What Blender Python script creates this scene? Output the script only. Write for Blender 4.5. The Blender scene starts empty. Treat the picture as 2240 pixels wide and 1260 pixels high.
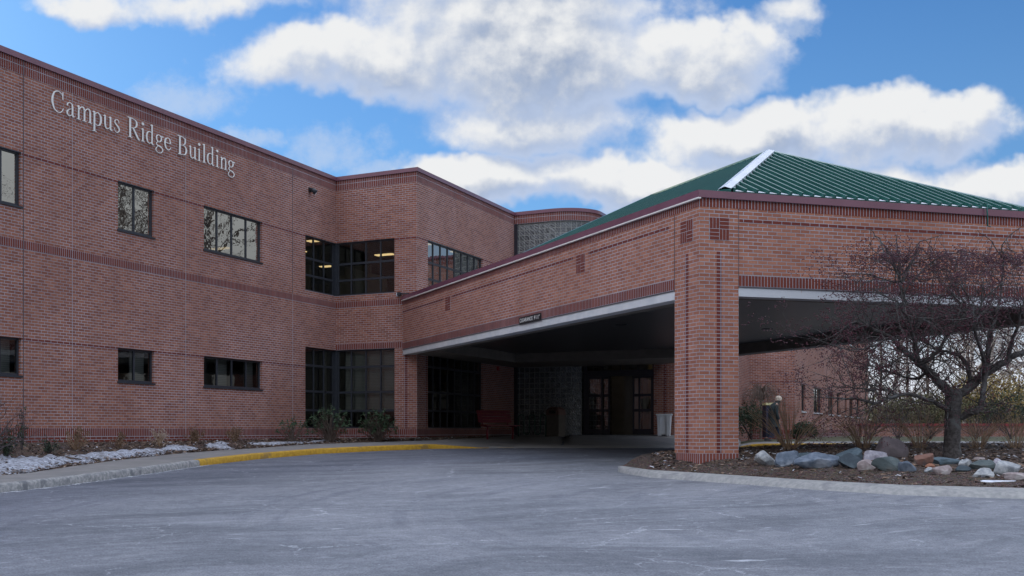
import bpy, bmesh, math, random
from math import sin, cos, radians as R_, pi, sqrt, exp
from mathutils import Vector, Matrix, noise as mnoise
sc = bpy.context.scene
COL = sc.collection
rnd = random.Random(7)

# ------------------------------------------------------------------ camera, sky, sun, exposure
F, CU, CV, TH = 2491.0, 776.0, 943.0, R_(28.9)      # focal length / principal point of the photo (in its pixels)
cam = bpy.data.objects.new('camera', bpy.data.cameras.new('camera'))
COL.objects.link(cam); sc.camera = cam
cam.location = (0, 0, 0); cam.rotation_euler = (pi/2, 0, TH)
cam.data.sensor_width = 36; cam.data.lens = 36*F/2240
cam.data.shift_x = (1120-CU)/2240; cam.data.shift_y = (CV-630)/2240
cam.data.clip_end = 3000; cam.data.clip_start = .05
sc.view_settings.view_transform = 'Standard'; sc.view_settings.look = 'None'
sc.cycles.diffuse_bounces = 3; sc.cycles.max_bounces = 8; sc.cycles.transparent_max_bounces = 12
sc.view_settings.exposure = 0.0; sc.view_settings.gamma = 1.0; sc.view_settings.use_curve_mapping = False

SUN_AZ = R_(58)     # sun stands to the left behind the building, measured from +y towards -x
SUN_EL = R_(11)
sun = bpy.data.objects.new('sun', bpy.data.lights.new('sun', 'SUN')); COL.objects.link(sun)
sun.data.energy = 2.0; sun.data.angle = R_(0.6); sun.data.color = (1, .86, .68)
sdir = Vector((-sin(SUN_AZ)*cos(SUN_EL), cos(SUN_AZ)*cos(SUN_EL), sin(SUN_EL)))
sun.rotation_euler = sdir.to_track_quat('Z', 'Y').to_euler()
sun.location = (-30, 30, 40)

class NT:
    def __init__(s, nt): s.nt = nt
    def n(s, t, **kw):
        nd = s.nt.nodes.new(t)
        for k, v in kw.items(): setattr(nd, k, v)
        return nd
    def put(s, sock, v):
        if isinstance(v, bpy.types.NodeSocket): s.nt.links.new(v, sock)
        elif v is not None:
            if hasattr(sock.default_value, '__len__') and len(sock.default_value) == 4 and len(v) == 3: v = (*v, 1)
            sock.default_value = v
    def m(s, op, a, b=None, c=None, clamp=False):
        nd = s.n('ShaderNodeMath', operation=op, use_clamp=clamp)
        for i, v in enumerate((a, b, c)): s.put(nd.inputs[i], v)
        return nd.outputs[0]
    def v(s, op, a, b=None, scale=None):
        nd = s.n('ShaderNodeVectorMath', operation=op)
        s.put(nd.inputs[0], a); s.put(nd.inputs[1], b)
        if scale is not None: s.put(nd.inputs['Scale'], scale)
        return nd.outputs['Value'] if op in ('DOT_PRODUCT', 'LENGTH', 'DISTANCE') else nd.outputs[0]
    def mix(s, f, a, b, blend='MIX'):
        nd = s.n('ShaderNodeMix', data_type='RGBA', blend_type=blend)
        s.put(nd.inputs[0], f); s.put(nd.inputs[6], a); s.put(nd.inputs[7], b)
        return nd.outputs[2]
    def rng(s, x, a, b, c=0., d=1., smooth=True):
        nd = s.n('ShaderNodeMapRange', interpolation_type='SMOOTHSTEP' if smooth else 'LINEAR')
        for i, v in enumerate((x, a, b, c, d)): s.put(nd.inputs[i], v)
        return nd.outputs[0]
    def noise(s, vec, scale, detail=4, rough=.55, dist=0., dim='3D'):
        nd = s.n('ShaderNodeTexNoise', noise_dimensions=dim)
        s.put(nd.inputs['Vector'], vec); s.put(nd.inputs['Scale'], scale); s.put(nd.inputs['Detail'], detail)
        s.put(nd.inputs['Roughness'], rough); s.put(nd.inputs['Distortion'], dist)
        return nd.outputs['Fac']
    def comb(s, x, y, z=0.):
        nd = s.n('ShaderNodeCombineXYZ')
        for i, v in enumerate((x, y, z)): s.put(nd.inputs[i], v)
        return nd.outputs[0]

w = bpy.data.worlds.new("World"); sc.world = w; w.use_nodes = True
w.node_tree.nodes.clear(); T = NT(w.node_tree)
out = T.n('ShaderNodeOutputWorld'); bg = T.n('ShaderNodeBackground')
sky = T.n('ShaderNodeTexSky', sky_type='NISHITA'); sky.sun_disc = False
sky.sun_elevation = R_(24); sky.sun_rotation = -SUN_AZ; sky.air_density = 1.1; sky.dust_density = .3; sky.ozone_density = 2.5
tc = T.n('ShaderNodeTexCoord'); D = T.v('NORMALIZE', tc.outputs['Generated'])
fw = T.v('DOT_PRODUCT', D, (-sin(TH), cos(TH), 0)); rt = T.v('DOT_PRODUCT', D, (cos(TH), sin(TH), 0))
up = T.v('DOT_PRODUCT', D, (0, 0, 1))
fws = T.m('MAXIMUM', fw, .12)
P2 = T.comb(T.m('DIVIDE', rt, fws), T.m('DIVIDE', up, fws), 0)       # direction on the sky ahead (tangents of the angles)
def pq(u, v): return ((u-CU)/F, (CV-v)/F)
BL = [  # cumulus banks ahead: centre, half width, half height (degrees given through the photo's own angles), weight
 (1130, 110, 430, 160, 1.0), (1150, 20, 430, 90, .95), (760, 130, 280, 95, .8), (1500, 130, 250, 105, .9), (1120, -60, 470, 110, .9),
 (1180, 270, 300, 90, .62), (1950, 280, 270, 105, 1.0), (1640, 300, 270, 85, .9), (1060, 395, 230, 65, .85), (1400, 400, 300, 80, .85),
 (2180, 400, 190, 65, .8), (1800, 420, 520, 70, .7), (160, 5, 120, 50, .5), (470, 5, 210, 45, .34), (1710, 35, 70, 32, .25),
 (-300, 100, 200, 120, .7), (2700, 150, 250, 120, .8)]
def density(vec, hi):
    n1 = T.noise(vec, 9.0, 7, .58); n2 = T.noise(vec, 34., 5, .6)
    wp = T.v('ADD', vec, T.v('SCALE', T.v('SUBTRACT', T.comb(T.noise(vec, 12., 4, .6), T.noise(T.v('ADD', vec, (3, 1, 5)), 12., 4, .6), 0), (.5, .5, 0)), scale=.075))
    acc = None
    for (u, v, ru, rv, wt) in BL:
        c = pq(u, v)
        e = T.v('MULTIPLY', T.v('SUBTRACT', wp, (c[0], c[1], 0)), (F/ru, F/rv, 0))
        k = T.m('MULTIPLY', T.m('SUBTRACT', 1., T.v('DOT_PRODUCT', e, e)), wt)
        if acc is None: acc = k
        else:
            nd = T.n('ShaderNodeMath', operation='SMOOTH_MAX')
            T.put(nd.inputs[0], acc); T.put(nd.inputs[1], k); T.put(nd.inputs[2], .25); acc = nd.outputs[0]
    acc = T.m('ADD', acc, T.m('MULTIPLY', T.m('SUBTRACT', n1, .5), 1.45))
    return T.m('ADD', acc, T.m('MULTIPLY', T.m('SUBTRACT', n2, .5), .38))
d0 = density(P2, 1)
d1 = density(T.v('ADD', P2, (-.009, .018, 0)), 0)
mask = T.rng(d0, -.10, .44)
lit = T.rng(T.m('ADD', T.m('SUBTRACT', d0, d1), T.m('MULTIPLY', T.m('SUBTRACT', T.noise(P2, 7., 4, .6), .5), .7)), -.30, .34)                      # sunlit tops and upper-left rims, grey bellies
thick = T.rng(d0, .25, 1.15)
cl_sh = T.mix(thick, (.50, .60, .80), (.30, .38, .54))
cl = T.mix(lit, cl_sh, (.86, .87, .88))
# the rest of the dome: unseen broken cloud, brightened to light the facades
wv = T.v('ADD', P2, T.v('SCALE', T.v('SUBTRACT', T.comb(T.noise(P2, 14., 5, .65), T.noise(T.v('ADD', P2, (7, 2, 1)), 14., 5, .65), 0), (.5, .5, 0)), scale=.06))
wa = None
for (u, v, ru, rv) in ((400, 215, 130, 65), (730, 320, 120, 60), (560, 295, 60, 28), (1720, 35, 90, 40), (330, 30, 120, 40), (820, 360, 90, 40)):
    c = pq(u, v); e = T.v('MULTIPLY', T.v('SUBTRACT', wv, (c[0], c[1], 0)), (F/ru, F/rv, 0)); k = T.m('SUBTRACT', 1., T.v('DOT_PRODUCT', e, e))
    wa = k if wa is None else T.m('MAXIMUM', wa, k)
wisp = T.m('MULTIPLY', T.rng(T.m('ADD', wa, T.m('MULTIPLY', T.m('SUBTRACT', T.noise(P2, 22., 6, .65), .5), 3.)), -.2, 1.3), .5)
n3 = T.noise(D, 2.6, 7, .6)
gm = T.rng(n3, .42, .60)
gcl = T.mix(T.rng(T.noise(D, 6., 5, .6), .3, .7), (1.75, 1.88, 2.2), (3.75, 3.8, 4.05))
blue = T.mix(1.0, T.v('SCALE', sky.outputs[0], scale=.1), (.40, .74, 1.12), 'MULTIPLY')
blue = T.mix(T.rng(up, .02, .16), (.78, .82, .90), T.mix(T.rng(up, .05, .42), T.mix(.45, blue, (.26, .48, .80)), blue))
front = T.mix(mask, T.mix(wisp, blue, (.66, .72, .82)), cl)
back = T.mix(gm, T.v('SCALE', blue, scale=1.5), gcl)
back = T.mix(T.rng(up, .22, .55), T.mix(T.rng(up, .0, .3), (.27, .27, .27), (.50, .51, .52)), back)  # low band out of view dimmed to deepen the shade under the canopy
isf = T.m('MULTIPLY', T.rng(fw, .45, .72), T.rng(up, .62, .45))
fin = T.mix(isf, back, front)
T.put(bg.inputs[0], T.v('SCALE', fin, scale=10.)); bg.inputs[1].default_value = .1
T.nt.links.new(bg.outputs[0], out.inputs[0])

# ------------------------------------------------------------------ frames
ca, sa = cos(TH), sin(TH)
def cw(X, Y, z=0.):            # camera ground axes (right, ahead) -> world
    return Vector((X*ca - Y*sa, X*sa + Y*ca, z))
def wc(x, y): return (x*ca + y*sa, -x*sa + y*ca)
def smooth(a, b, x):
    t = max(0., min(1., (x-a)/(b-a))); return t*t*(3-2*t)
def ground_z(X, Y):            # the drive climbs gently towards the building
    Xc_ = max(-25., min(25., X)); Yc_ = max(-12., min(45., Y))
    t = smooth(6, 12, X); Yf = Yc_ if Yc_ < 27 else 27 + (Yc_-27)*exp(-(Yc_-27)/6)*.5 + 1.*(1-exp(-(Yc_-27)/4))
    return -1.38 + .006*Xc_ + .0255*(Yc_*(1-t) + Yf*t)
def on_ground(u, v, h=0., zf=None):   # where a sight line meets the ground surface
    a, b = (u-CU)/F, (CV-v)/F
    lo, hi = 2., 90.
    f = zf or ground_z
    for _ in range(50):
        m = (lo+hi)/2
        if b*m > f(a*m, m)+h: lo = m
        else: hi = m
    return a*lo, lo, b*lo
class Fr:                      # a wall plane: s along it, o outwards
    def __init__(s, O, d, n): s.O, s.d, s.n = Vector(O), Vector(d), Vector(n)
    def p(s, t, z, o=0.):
        q = s.O + s.d*t + s.n*o; return Vector((q.x, q.y, z))
    def su(s, u):              # distance along the wall seen in direction u
        r = cw((u-CU)/F, 1.); r = Vector((r.x, r.y))
        k = s.O.dot(s.n)/r.dot(s.n); q = r*k
        return (q-s.O).dot(s.d)
    def z(s, u, v):
        r = cw((u-CU)/F, 1.); r = Vector((r.x, r.y)); return (CV-v)/F*(s.O.dot(s.n)/r.dot(s.n))
h2 = sqrt(.5)
LW, EW, CW_ = Fr((-18.83, 0), (0, 1), (1, 0)), Fr((0, 32.81), (1, 0), (0, -1)), Fr((-15.84, 0), (0, 1), (1, 0))
NW = Fr((0, 41.90), (1, 0), (0, -1))                     # entrance wall
Pc = Vector((-4.47, 20.92))
BF, DF = Fr(Pc, (-h2, h2), (-h2, -h2)), Fr(Pc, (h2, h2), (h2, -h2))    # canopy left and right faces
QL, QR = Fr((0, 49.94), (1, 0), (0, -1)), Fr((-6.79, 0), (0, 1), (1, 0))

# ------------------------------------------------------------------ mesh helpers
class MB:
    def __init__(s): s.v, s.f, s.uv, s.mi = [], [], [], []
    def quad(s, pts, uv=None, mi=0):
        k = len(s.v); s.v += [tuple(p) for p in pts]; s.f.append(tuple(range(k, k+len(pts))))
        s.uv += (uv or [(0, 0)]*len(pts)); s.mi.append(mi)
    def idx(s, vs, fs, mi=0):
        k = len(s.v); s.v += [tuple(p) for p in vs]
        for f in fs: s.f.append(tuple(i+k for i in f)); s.uv += [(0, 0)]*len(f); s.mi.append(mi)
    def hexa(s, c, uvs=None, mi=0):     # 8 corners, bottom ring then top ring
        for f in ((3, 2, 1, 0), (4, 5, 6, 7), (0, 1, 5, 4), (1, 2, 6, 5), (2, 3, 7, 6), (3, 0, 4, 7)):
            s.quad([c[i] for i in f], [uvs[i] for i in f] if uvs else None, mi)
    def box(s, a, b, mi=0):
        x0, y0, z0 = a; x1, y1, z1 = b
        s.hexa([(x0, y0, z0), (x1, y0, z0), (x1, y1, z0), (x0, y1, z0), (x0, y0, z1), (x1, y0, z1), (x1, y1, z1), (x0, y1, z1)], None, mi)
    def fbox(s, fr, s0, s1, z0, z1, o0, o1, mi=0):
        c = [fr.p(s0, z0, o1), fr.p(s1, z0, o1), fr.p(s1, z0, o0), fr.p(s0, z0, o0),
             fr.p(s0, z1, o1), fr.p(s1, z1, o1), fr.p(s1, z1, o0), fr.p(s0, z1, o0)]
        e = o1-o0
        uv = [(s0, z0), (s1, z0), (s1+e, z0), (s0-e, z0), (s0, z1), (s1, z1), (s1+e, z1), (s0-e, z1)]
        s.hexa(c, uv, mi)
    def tube(s, pts, rad, n=6, mi=0, cap=True):
        rings = []; pts = [Vector(p) for p in pts]
        up0 = Vector((.3, .2, .93))
        for i, p in enumerate(pts):
            d = (pts[min(i+1, len(pts)-1)] - pts[max(i-1, 0)])
            if d.length < 1e-7: d = Vector((0, 0, 1))
            d.normalize(); a = d.cross(up0)
            if a.length < .05: a = d.cross(Vector((1, 0, 0)))
            a.normalize(); b = d.cross(a); r = rad[i] if hasattr(rad, '__len__') else rad
            rings.append([p + a*cos(2*pi*k/n)*r + b*sin(2*pi*k/n)*r for k in range(n)])
        vs = [q for r in rings for q in r]; fs = []
        for i in range(len(pts)-1):
            for k in range(n): fs.append((i*n+k, i*n+(k+1) % n, (i+1)*n+(k+1) % n, (i+1)*n+k))
        if cap: fs.append(tuple(range(n))[::-1]); fs.append(tuple((len(pts)-1)*n+k for k in range(n)))
        s.idx(vs, fs, mi)
    def build(s, name, mats, parent=None, smooth_=False, bevel=0):
        me = bpy.data.meshes.new(name); me.from_pydata(s.v, [], s.f)
        uvl = me.uv_layers.new(name='UVMap'); flat = [c for p in s.uv for c in p]
        uvl.data.foreach_set('uv', flat)
        for m in (mats if isinstance(mats, (list, tuple)) else [mats]): me.materials.append(m)
        me.polygons.foreach_set('material_index', s.mi)
        if smooth_: me.polygons.foreach_set('use_smooth', [True]*len(s.f))
        me.update()
        o = bpy.data.objects.new(name, me); COL.objects.link(o)
        if parent is not None: o.parent = parent; o.matrix_parent_inverse = Matrix.Translation(-parent.location) if parent.type == 'EMPTY' else Matrix()
        if bevel:
            b = o.modifiers.new('bevel', 'BEVEL'); b.width = bevel; b.segments = 2; b.limit_method = 'ANGLE'
        return o
def thing(name, loc, label, cat, group=None):
    o = bpy.data.objects.new(name, None); COL.objects.link(o); o.location = loc; o.empty_display_size = .2
    o['label'] = label; o['category'] = cat
    if group: o['group'] = group
    return o
def tag(o, label, cat, group=None, kind=None):
    o['label'] = label; o['category'] = cat
    if group: o['group'] = group
    if kind: o['kind'] = kind
    return o
def struct(o, label=None, cat=None):
    o['kind'] = 'structure'
    if label: o['label'] = label
    if cat: o['category'] = cat
    return o

# ------------------------------------------------------------------ materials
def mat(name, col=(.5, .5, .5), rough=.8, metal=0., spec=None):
    m = bpy.data.materials.new(name); m.use_nodes = True; t = NT(m.node_tree)
    b = m.node_tree.nodes['Principled BSDF']; b.inputs['Base Color'].default_value = (*col, 1)
    b.inputs['Roughness'].default_value = rough; b.inputs['Metallic'].default_value = metal
    if spec is not None: b.inputs['Specular IOR Level'].default_value = spec
    return m, t, b
def bump(t, b, h, strength, dist):
    nd = t.n('ShaderNodeBump'); nd.inputs['Strength'].default_value = strength; nd.inputs['Distance'].default_value = dist
    t.put(nd.inputs['Height'], h); t.put(b.inputs['Normal'], nd.outputs[0])
def noisy(name, c1, c2, scale, rough=.8, metal=0., bmp=0., bdist=.01, spec=None, c3=None):
    m, t, b = mat(name, c1, rough, metal, spec); g = t.n('ShaderNodeTexCoord').outputs['Object']
    nz = t.noise(g, scale, 6, .6); c = t.mix(t.rng(nz, .32, .68), c1, c2)
    if c3: c = t.mix(t.rng(t.noise(g, scale*.23, 4, .6), .52, .66), c, c3)
    t.put(b.inputs['Base Color'], c)
    if bmp: bump(t, b, nz, bmp, bdist)
    return m
def brickmat(name, c1, c2, mort, bw=.2032, rh=.06773, soldier=False, msize=.0062, dark=(.11, .06, .055), eff=.35):
    m, t, b = mat(name, c1, .88); uv = t.n('ShaderNodeUVMap').outputs[0]
    sx = t.n('ShaderNodeSeparateXYZ'); t.put(sx.inputs[0], uv)
    vec = t.comb(t.m('ADD', sx.outputs[0], 400*bw), t.m('ADD', sx.outputs[1], 400*rh), 0)
    def br(bb, cc1, cc2, cm):
        nd = t.n('ShaderNodeTexBrick', offset=0. if soldier else .5, offset_frequency=2, squash=1.)
        t.put(nd.inputs['Vector'], vec); t.put(nd.inputs['Scale'], 1.); t.put(nd.inputs['Color1'], cc1); t.put(nd.inputs['Color2'], cc2)
        t.put(nd.inputs['Mortar'], cm); t.put(nd.inputs['Mortar Size'], msize); t.put(nd.inputs['Mortar Smooth'], .15)
        t.put(nd.inputs['Bias'], bb); t.put(nd.inputs['Brick Width'], bw); t.put(nd.inputs['Row Height'], rh); return nd
    g = t.n('ShaderNodeNewGeometry').outputs['Position']
    big = t.noise(g, .55, 5, .6); mid = t.noise(g, 2.3, 5, .6); fine = t.noise(g, 60., 3, .6)
    mcol = t.mix(t.rng(big, .38, .66), tuple(x*.80 for x in mort), tuple(min(1, x*1.2) for x in mort))
    A = br(0., c1, c2, mcol)
    dk = br(-.72, (0, 0, 0), (1, 1, 1), (0, 0, 0))          # the odd darker, over-fired brick
    col = t.mix(t.m('MULTIPLY', t.rng(dk.outputs[0], .55, .95), .55), A.outputs[0], dark)
    col = t.mix(t.rng(mid, .3, .7), t.mix(1., col, (.93, .93, .94), 'MULTIPLY'), t.mix(1., col, (1.06, 1.05, 1.04), 'MULTIPLY'))
    col = t.mix(t.rng(fine, .3, .7), t.mix(1., col, (.88, .88, .88), 'MULTIPLY'), col)
    # pale efflorescence streaks
    st = t.noise(t.v('MULTIPLY', g, (1.1, 1.1, .35)), 1.3, 6, .65)
    col = t.mix(t.m('MULTIPLY', t.rng(st, .56, .76), 0.05*eff*2), col, (.52, .5, .54))
    t.put(b.inputs['Base Color'], col)
    bump(t, b, t.m('ADD', t.m('MULTIPLY', A.outputs['Fac'], -1.), t.m('MULTIPLY', fine, .25)), .6, .006)
    return m
MORT = (.43, .45, .50)
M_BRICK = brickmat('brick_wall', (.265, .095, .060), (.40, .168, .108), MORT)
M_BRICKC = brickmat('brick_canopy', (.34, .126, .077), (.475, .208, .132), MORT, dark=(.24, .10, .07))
M_SOLD = brickmat('brick_soldier', (.17, .034, .020), (.23, .05, .028), MORT, bw=.06773, rh=.2032, soldier=True, dark=(.12, .04, .035))
M_REDC = brickmat('brick_red_course', (.16, .03, .018), (.20, .04, .024), MORT, dark=(.11, .03, .02))
M_RED1 = noisy('brick_red_single', (.15, .03, .018), (.20, .042, .025), 30, .85)
M_FASC = noisy('fascia_metal', (.17, .065, .10), (.20, .08, .12), 1.2, .24, .0, spec=1.)
M_FRAME = noisy('window_frame_metal', (.028, .033, .043), (.038, .044, .055), 8, .4)
M_DKFRAME = noisy('dark_frame', (.02, .02, .03), (.03, .03, .042), 8, .45)
M_CONC = noisy('lintel_concrete', (.58, .60, .62), (.68, .69, .70), 3, .85, bmp=.15)
M_JOINT, _, _ = mat('sealant_joint', (.09, .08, .09), .8)
M_JOINTL, _, _ = mat('pale_sealant', (.42, .42, .46), .8)
M_ROOFG = noisy('green_roof_metal', (.018, .11, .098), (.03, .15, .132), 2., .28, .35, spec=.6)
M_ROOFD = noisy('green_roof_seam', (.016, .10, .085), (.022, .12, .10), 2., .4, .2)
M_WHITE = noisy('white_metal', (.72, .78, .84), (.80, .85, .90), 3, .35)
M_SNOW = noisy('snow', (.62, .68, .78), (.84, .88, .93), 7, .8, bmp=.5, bdist=.03)
M_SNOWD = noisy('dirty_snow', (.20, .21, .24), (.56, .61, .70), 13, .85, bmp=1., bdist=.04, c3=(.22, .22, .235))
M_FLAT = noisy('roof_membrane', (.3, .3, .3), (.38, .38, .38), 2, .9)
M_LETTER = noisy('letter_white', (.90, .92, .88), (.94, .95, .92), 4, .4)
M_BLACK, _, _ = mat('black_paint', (.015, .015, .017), .5)
M_DARKIN = noisy('interior_dark', (.05, .05, .052), (.07, .068, .066), 1.5, .9)
M_GREYM = noisy('grey_matte', (.30, .31, .30), (.36, .36, .34), 1.2, .9)
M_BLIND = None
def blindmat():
    m, t, b = mat('roller_blind', (.24, .24, .22), .9); g = t.n('ShaderNodeTexCoord').outputs['Object']
    s = t.n('ShaderNodeSeparateXYZ'); t.put(s.inputs[0], g)
    k = t.m('SINE', t.m('MULTIPLY', s.outputs[2], 130.))
    t.put(b.inputs['Base Color'], t.mix(t.rng(k, -1, 1), (.27, .27, .25), (.38, .38, .34))); return m
M_BLIND = blindmat()
def glassmat(name, refl, tint, wav, wscale, rough=.0):
    m = bpy.data.materials.new(name); m.use_nodes = True; t = NT(m.node_tree); t.nt.nodes.clear()
    o = t.n('ShaderNodeOutputMaterial'); mx = t.n('ShaderNodeMixShader'); tr = t.n('ShaderNodeBsdfTransparent'); gl = t.n('ShaderNodeBsdfGlossy')
    t.put(tr.inputs[0], tint); gl.inputs['Roughness'].default_value = rough; t.put(gl.inputs[0], (.9, .92, .9))
    fr = t.n('ShaderNodeFresnel'); fr.inputs[0].default_value = 1.5
    t.put(mx.inputs[0], t.m('ADD', fr.outputs[0], refl, clamp=True))
    g = t.n('ShaderNodeNewGeometry').outputs['Position']
    bp = t.n('ShaderNodeBump'); bp.inputs['Strength'].default_value = wav; bp.inputs['Distance'].default_value = .02
    t.put(bp.inputs['Height'], t.noise(t.v('MULTIPLY', g, (1, 1, 1.6)), wscale, 3, .5)); t.put(gl.inputs['Normal'], bp.outputs[0])
    t.nt.links.new(tr.outputs[0], mx.inputs[1]); t.nt.links.new(gl.outputs[0], mx.inputs[2]); t.nt.links.new(mx.outputs[0], o.inputs[0])
    return m
M_GLASS = glassmat('window_glass', .06, (.62, .66, .66), .06, 1.6)
M_GLASSR = glassmat('reflective_glass', .55, (.35, .37, .38), .16, 1.3)
def blockmat():
    m, t, b = mat('glass_block', (.2, .25, .27), .12, 0., .8); uv = t.n('ShaderNodeUVMap').outputs[0]
    nd = t.n('ShaderNodeTexBrick', offset=0., squash=1.); t.put(nd.inputs['Vector'], t.v('ADD', uv, (100*.2032, 100*.2032, 0)))
    for k, v_ in (('Scale', 1.), ('Color1', (.09, .10, .10)), ('Color2', (.20, .215, .215)), ('Mortar', (.30, .31, .29)), ('Mortar Size', .011), ('Mortar Smooth', .1), ('Brick Width', .2032), ('Row Height', .2032)): t.put(nd.inputs[k], v_)
    g = t.n('ShaderNodeNewGeometry').outputs['Position']
    wv = t.n('ShaderNodeTexWave', wave_type='BANDS', bands_direction='DIAGONAL'); t.put(wv.inputs['Vector'], g); t.put(wv.inputs['Scale'], 5.); t.put(wv.inputs['Distortion'], 6.)
    nz = t.noise(g, 16, 3, .7)
    t.put(b.inputs['Base Color'], t.mix(nd.outputs['Fac'], t.mix(t.rng(nz, .35, .62), t.mix(1., nd.outputs[0], (.45, .45, .5), 'MULTIPLY'), nd.outputs[0]), nd.outputs[0]))
    t.put(b.inputs['Roughness'], t.mix(nd.outputs['Fac'], (.15, .15, .15), (.8, .8, .8)))
    bump(t, b, t.m('ADD', t.m('MULTIPLY', nd.outputs['Fac'], -1.), t.m('ADD', t.m('MULTIPLY', wv.outputs['Fac'], .5), nz)), .8, .02)
    return m
M_BLOCK = blockmat()
def emis(name, col, s):
    m = bpy.data.materials.new(name); m.use_nodes = True; t = NT(m.node_tree); t.nt.nodes.clear()
    o = t.n('ShaderNodeOutputMaterial'); e = t.n('ShaderNodeEmission'); t.put(e.inputs[0], (*col, 1)); e.inputs[1].default_value = s
    t.nt.links.new(e.outputs[0], o.inputs[0]); return m
M_LAMP = emis('lit_ceiling_lamp', (1., .70, .32), 1.3)
M_LAMPD = emis('dim_ceiling_lamp', (1., .72, .34), .8)
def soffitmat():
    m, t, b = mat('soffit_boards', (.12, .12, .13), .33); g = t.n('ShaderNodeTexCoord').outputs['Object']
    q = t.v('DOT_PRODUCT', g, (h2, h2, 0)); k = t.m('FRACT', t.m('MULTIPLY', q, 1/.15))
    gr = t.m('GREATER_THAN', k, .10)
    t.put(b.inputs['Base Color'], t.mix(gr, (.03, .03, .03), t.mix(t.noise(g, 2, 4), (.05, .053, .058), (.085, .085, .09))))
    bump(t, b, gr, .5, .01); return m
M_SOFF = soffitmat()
M_SOFT = noisy('soffit_trim', (.17, .155, .135), (.21, .19, .165), 3, .8)

# asphalt
AC = cw(10.5, 13.5)
def asphalt():
    m, t, b = mat('asphalt', (.2, .2, .2), .82, 0., .3); g = t.n('ShaderNodeNewGeometry').outputs['Position']
    s = t.n('ShaderNodeSeparateXYZ'); t.put(s.inputs[0], t.v('SUBTRACT', g, (AC.x, AC.y, 0)))
    r = t.m('SQRT', t.m('ADD', t.m('POWER', s.outputs[0], 2.), t.m('POWER', s.outputs[1], 2.)))
    th = t.m('ARCTAN2', s.outputs[1], s.outputs[0])
    wob = t.m('MULTIPLY', t.m('SUBTRACT', t.noise(g, .35, 2), .5), .5)
    pol = t.comb(t.m('ADD', r, wob), t.m('MULTIPLY', th, 1.4), 0)
    dl = cw(1., .42).normalized(); la = t.v('DOT_PRODUCT', g, tuple(dl)); lb = t.v('DOT_PRODUCT', g, (-dl.y, dl.x, 0))
    lb = t.m('ADD', lb, t.m('MULTIPLY', t.noise(g, .16, 2), 3.5))
    lin = t.comb(t.m('MULTIPLY', la, .14), lb, 0)
    arc = t.noise(t.comb(t.m('MULTIPLY', la, .3), lb, 0), .8, 5, .6); arcf = t.noise(lin, 5., 5, .65)
    big = t.noise(g, .22, 4, .6); gr = t.noise(g, 55., 4, .75); agg = t.n('ShaderNodeTexVoronoi'); t.put(agg.inputs['Vector'], g); t.put(agg.inputs['Scale'], 70.)
    c = t.mix(t.rng(arc, .32, .66), (.125, .137, .155), (.225, .24, .262))
    c = t.mix(t.m('MULTIPLY', t.rng(big, .4, .62), .6), c, (.262, .274, .295))
    c = t.mix(t.m('MULTIPLY', t.rng(arcf, .52, .74), .38), c, (.42, .43, .45))
    c = t.mix(t.rng(t.m('ADD', r, t.m('MULTIPLY', arcf, 2.)), 13.8, 16.8), c, t.mix(1., c, (.66, .68, .74), 'MULTIPLY'))
    tyr = t.noise(t.comb(t.m('MULTIPLY', r, 1.), t.m('MULTIPLY', th, .5), 0), 3.2, 3, .5)
    c = t.mix(t.m('MULTIPLY', t.rng(tyr, .50, .62), t.rng(big, .42, .6)), c, t.mix(1., c, (.80, .81, .84), 'MULTIPLY'))
    c = t.mix(t.rng(gr, .3, .7), t.mix(1., c, (.62, .62, .63), 'MULTIPLY'), t.mix(1., c, (1.36, 1.36, 1.36), 'MULTIPLY'))
    c = t.mix(t.rng(t.noise(g, 7., 5, .7), .35, .65), t.mix(1., c, (.86, .86, .88), 'MULTIPLY'), t.mix(1., c, (1.1, 1.1, 1.1), 'MULTIPLY'))
    c = t.mix(t.rng(agg.outputs[0], .05, .32, 1., 0.), c, t.mix(1., c, (.72, .72, .74), 'MULTIPLY'))
    # salt-filled cracks and dragged salt streaks
    gw = t.v('ADD', g, t.v('SCALE', t.v('SUBTRACT', t.comb(t.noise(g, 2.6, 6, .7), t.noise(t.v('ADD', g, (9, 4, 1)), 2.6, 6, .7), 0), (.5, .5, 0)), scale=.55))
    def cracks(sc_, wd, lo, hi, off):
        vo = t.n('ShaderNodeTexVoronoi', feature='DISTANCE_TO_EDGE', voronoi_dimensions='2D'); t.put(vo.inputs['Vector'], t.v('ADD', gw, off)); t.put(vo.inputs['Scale'], sc_)
        ln = t.rng(vo.outputs[0], wd*.15, wd, 1., 0.)
        return t.m('MULTIPLY', ln, t.rng(t.noise(t.v('ADD', g, off), .55, 4, .65), lo, hi))
    ck = t.m('MAXIMUM', cracks(.42, .006, .47, .62, (0, 0, 0)), cracks(.85, .008, .50, .64, (5, 2, 0)))
    sk = t.m('MULTIPLY', t.rng(t.noise(lin, 9., 7, .72), .57, .70), t.rng(t.noise(g, .5, 4, .6), .42, .62))
    sp = t.m('MULTIPLY', t.rng(t.noise(g, 26., 3, .7), .66, .74), t.rng(t.noise(g, .8, 4, .6), .42, .62))
    salt = t.m('MAXIMUM', t.m('MULTIPLY', ck, .5), t.m('MAXIMUM', t.m('MULTIPLY', sk, .85), t.m('MULTIPLY', sp, .85)))
    t.put(b.inputs['Base Color'], t.mix(salt, c, (.70, .73, .78)))
    bump(t, b, t.m('ADD', gr, agg.outputs[0]), .5, .006); return m
M_ASPH = asphalt()
M_WALK = noisy('sidewalk_concrete', (.20, .20, .195), (.255, .25, .245), 2.2, .9, bmp=.2, c3=(.18, .185, .19))
M_CURB = noisy('curb_concrete', (.20, .21, .215), (.38, .38, .37), 14., .9, bmp=.7, c3=(.15, .16, .17))
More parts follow.
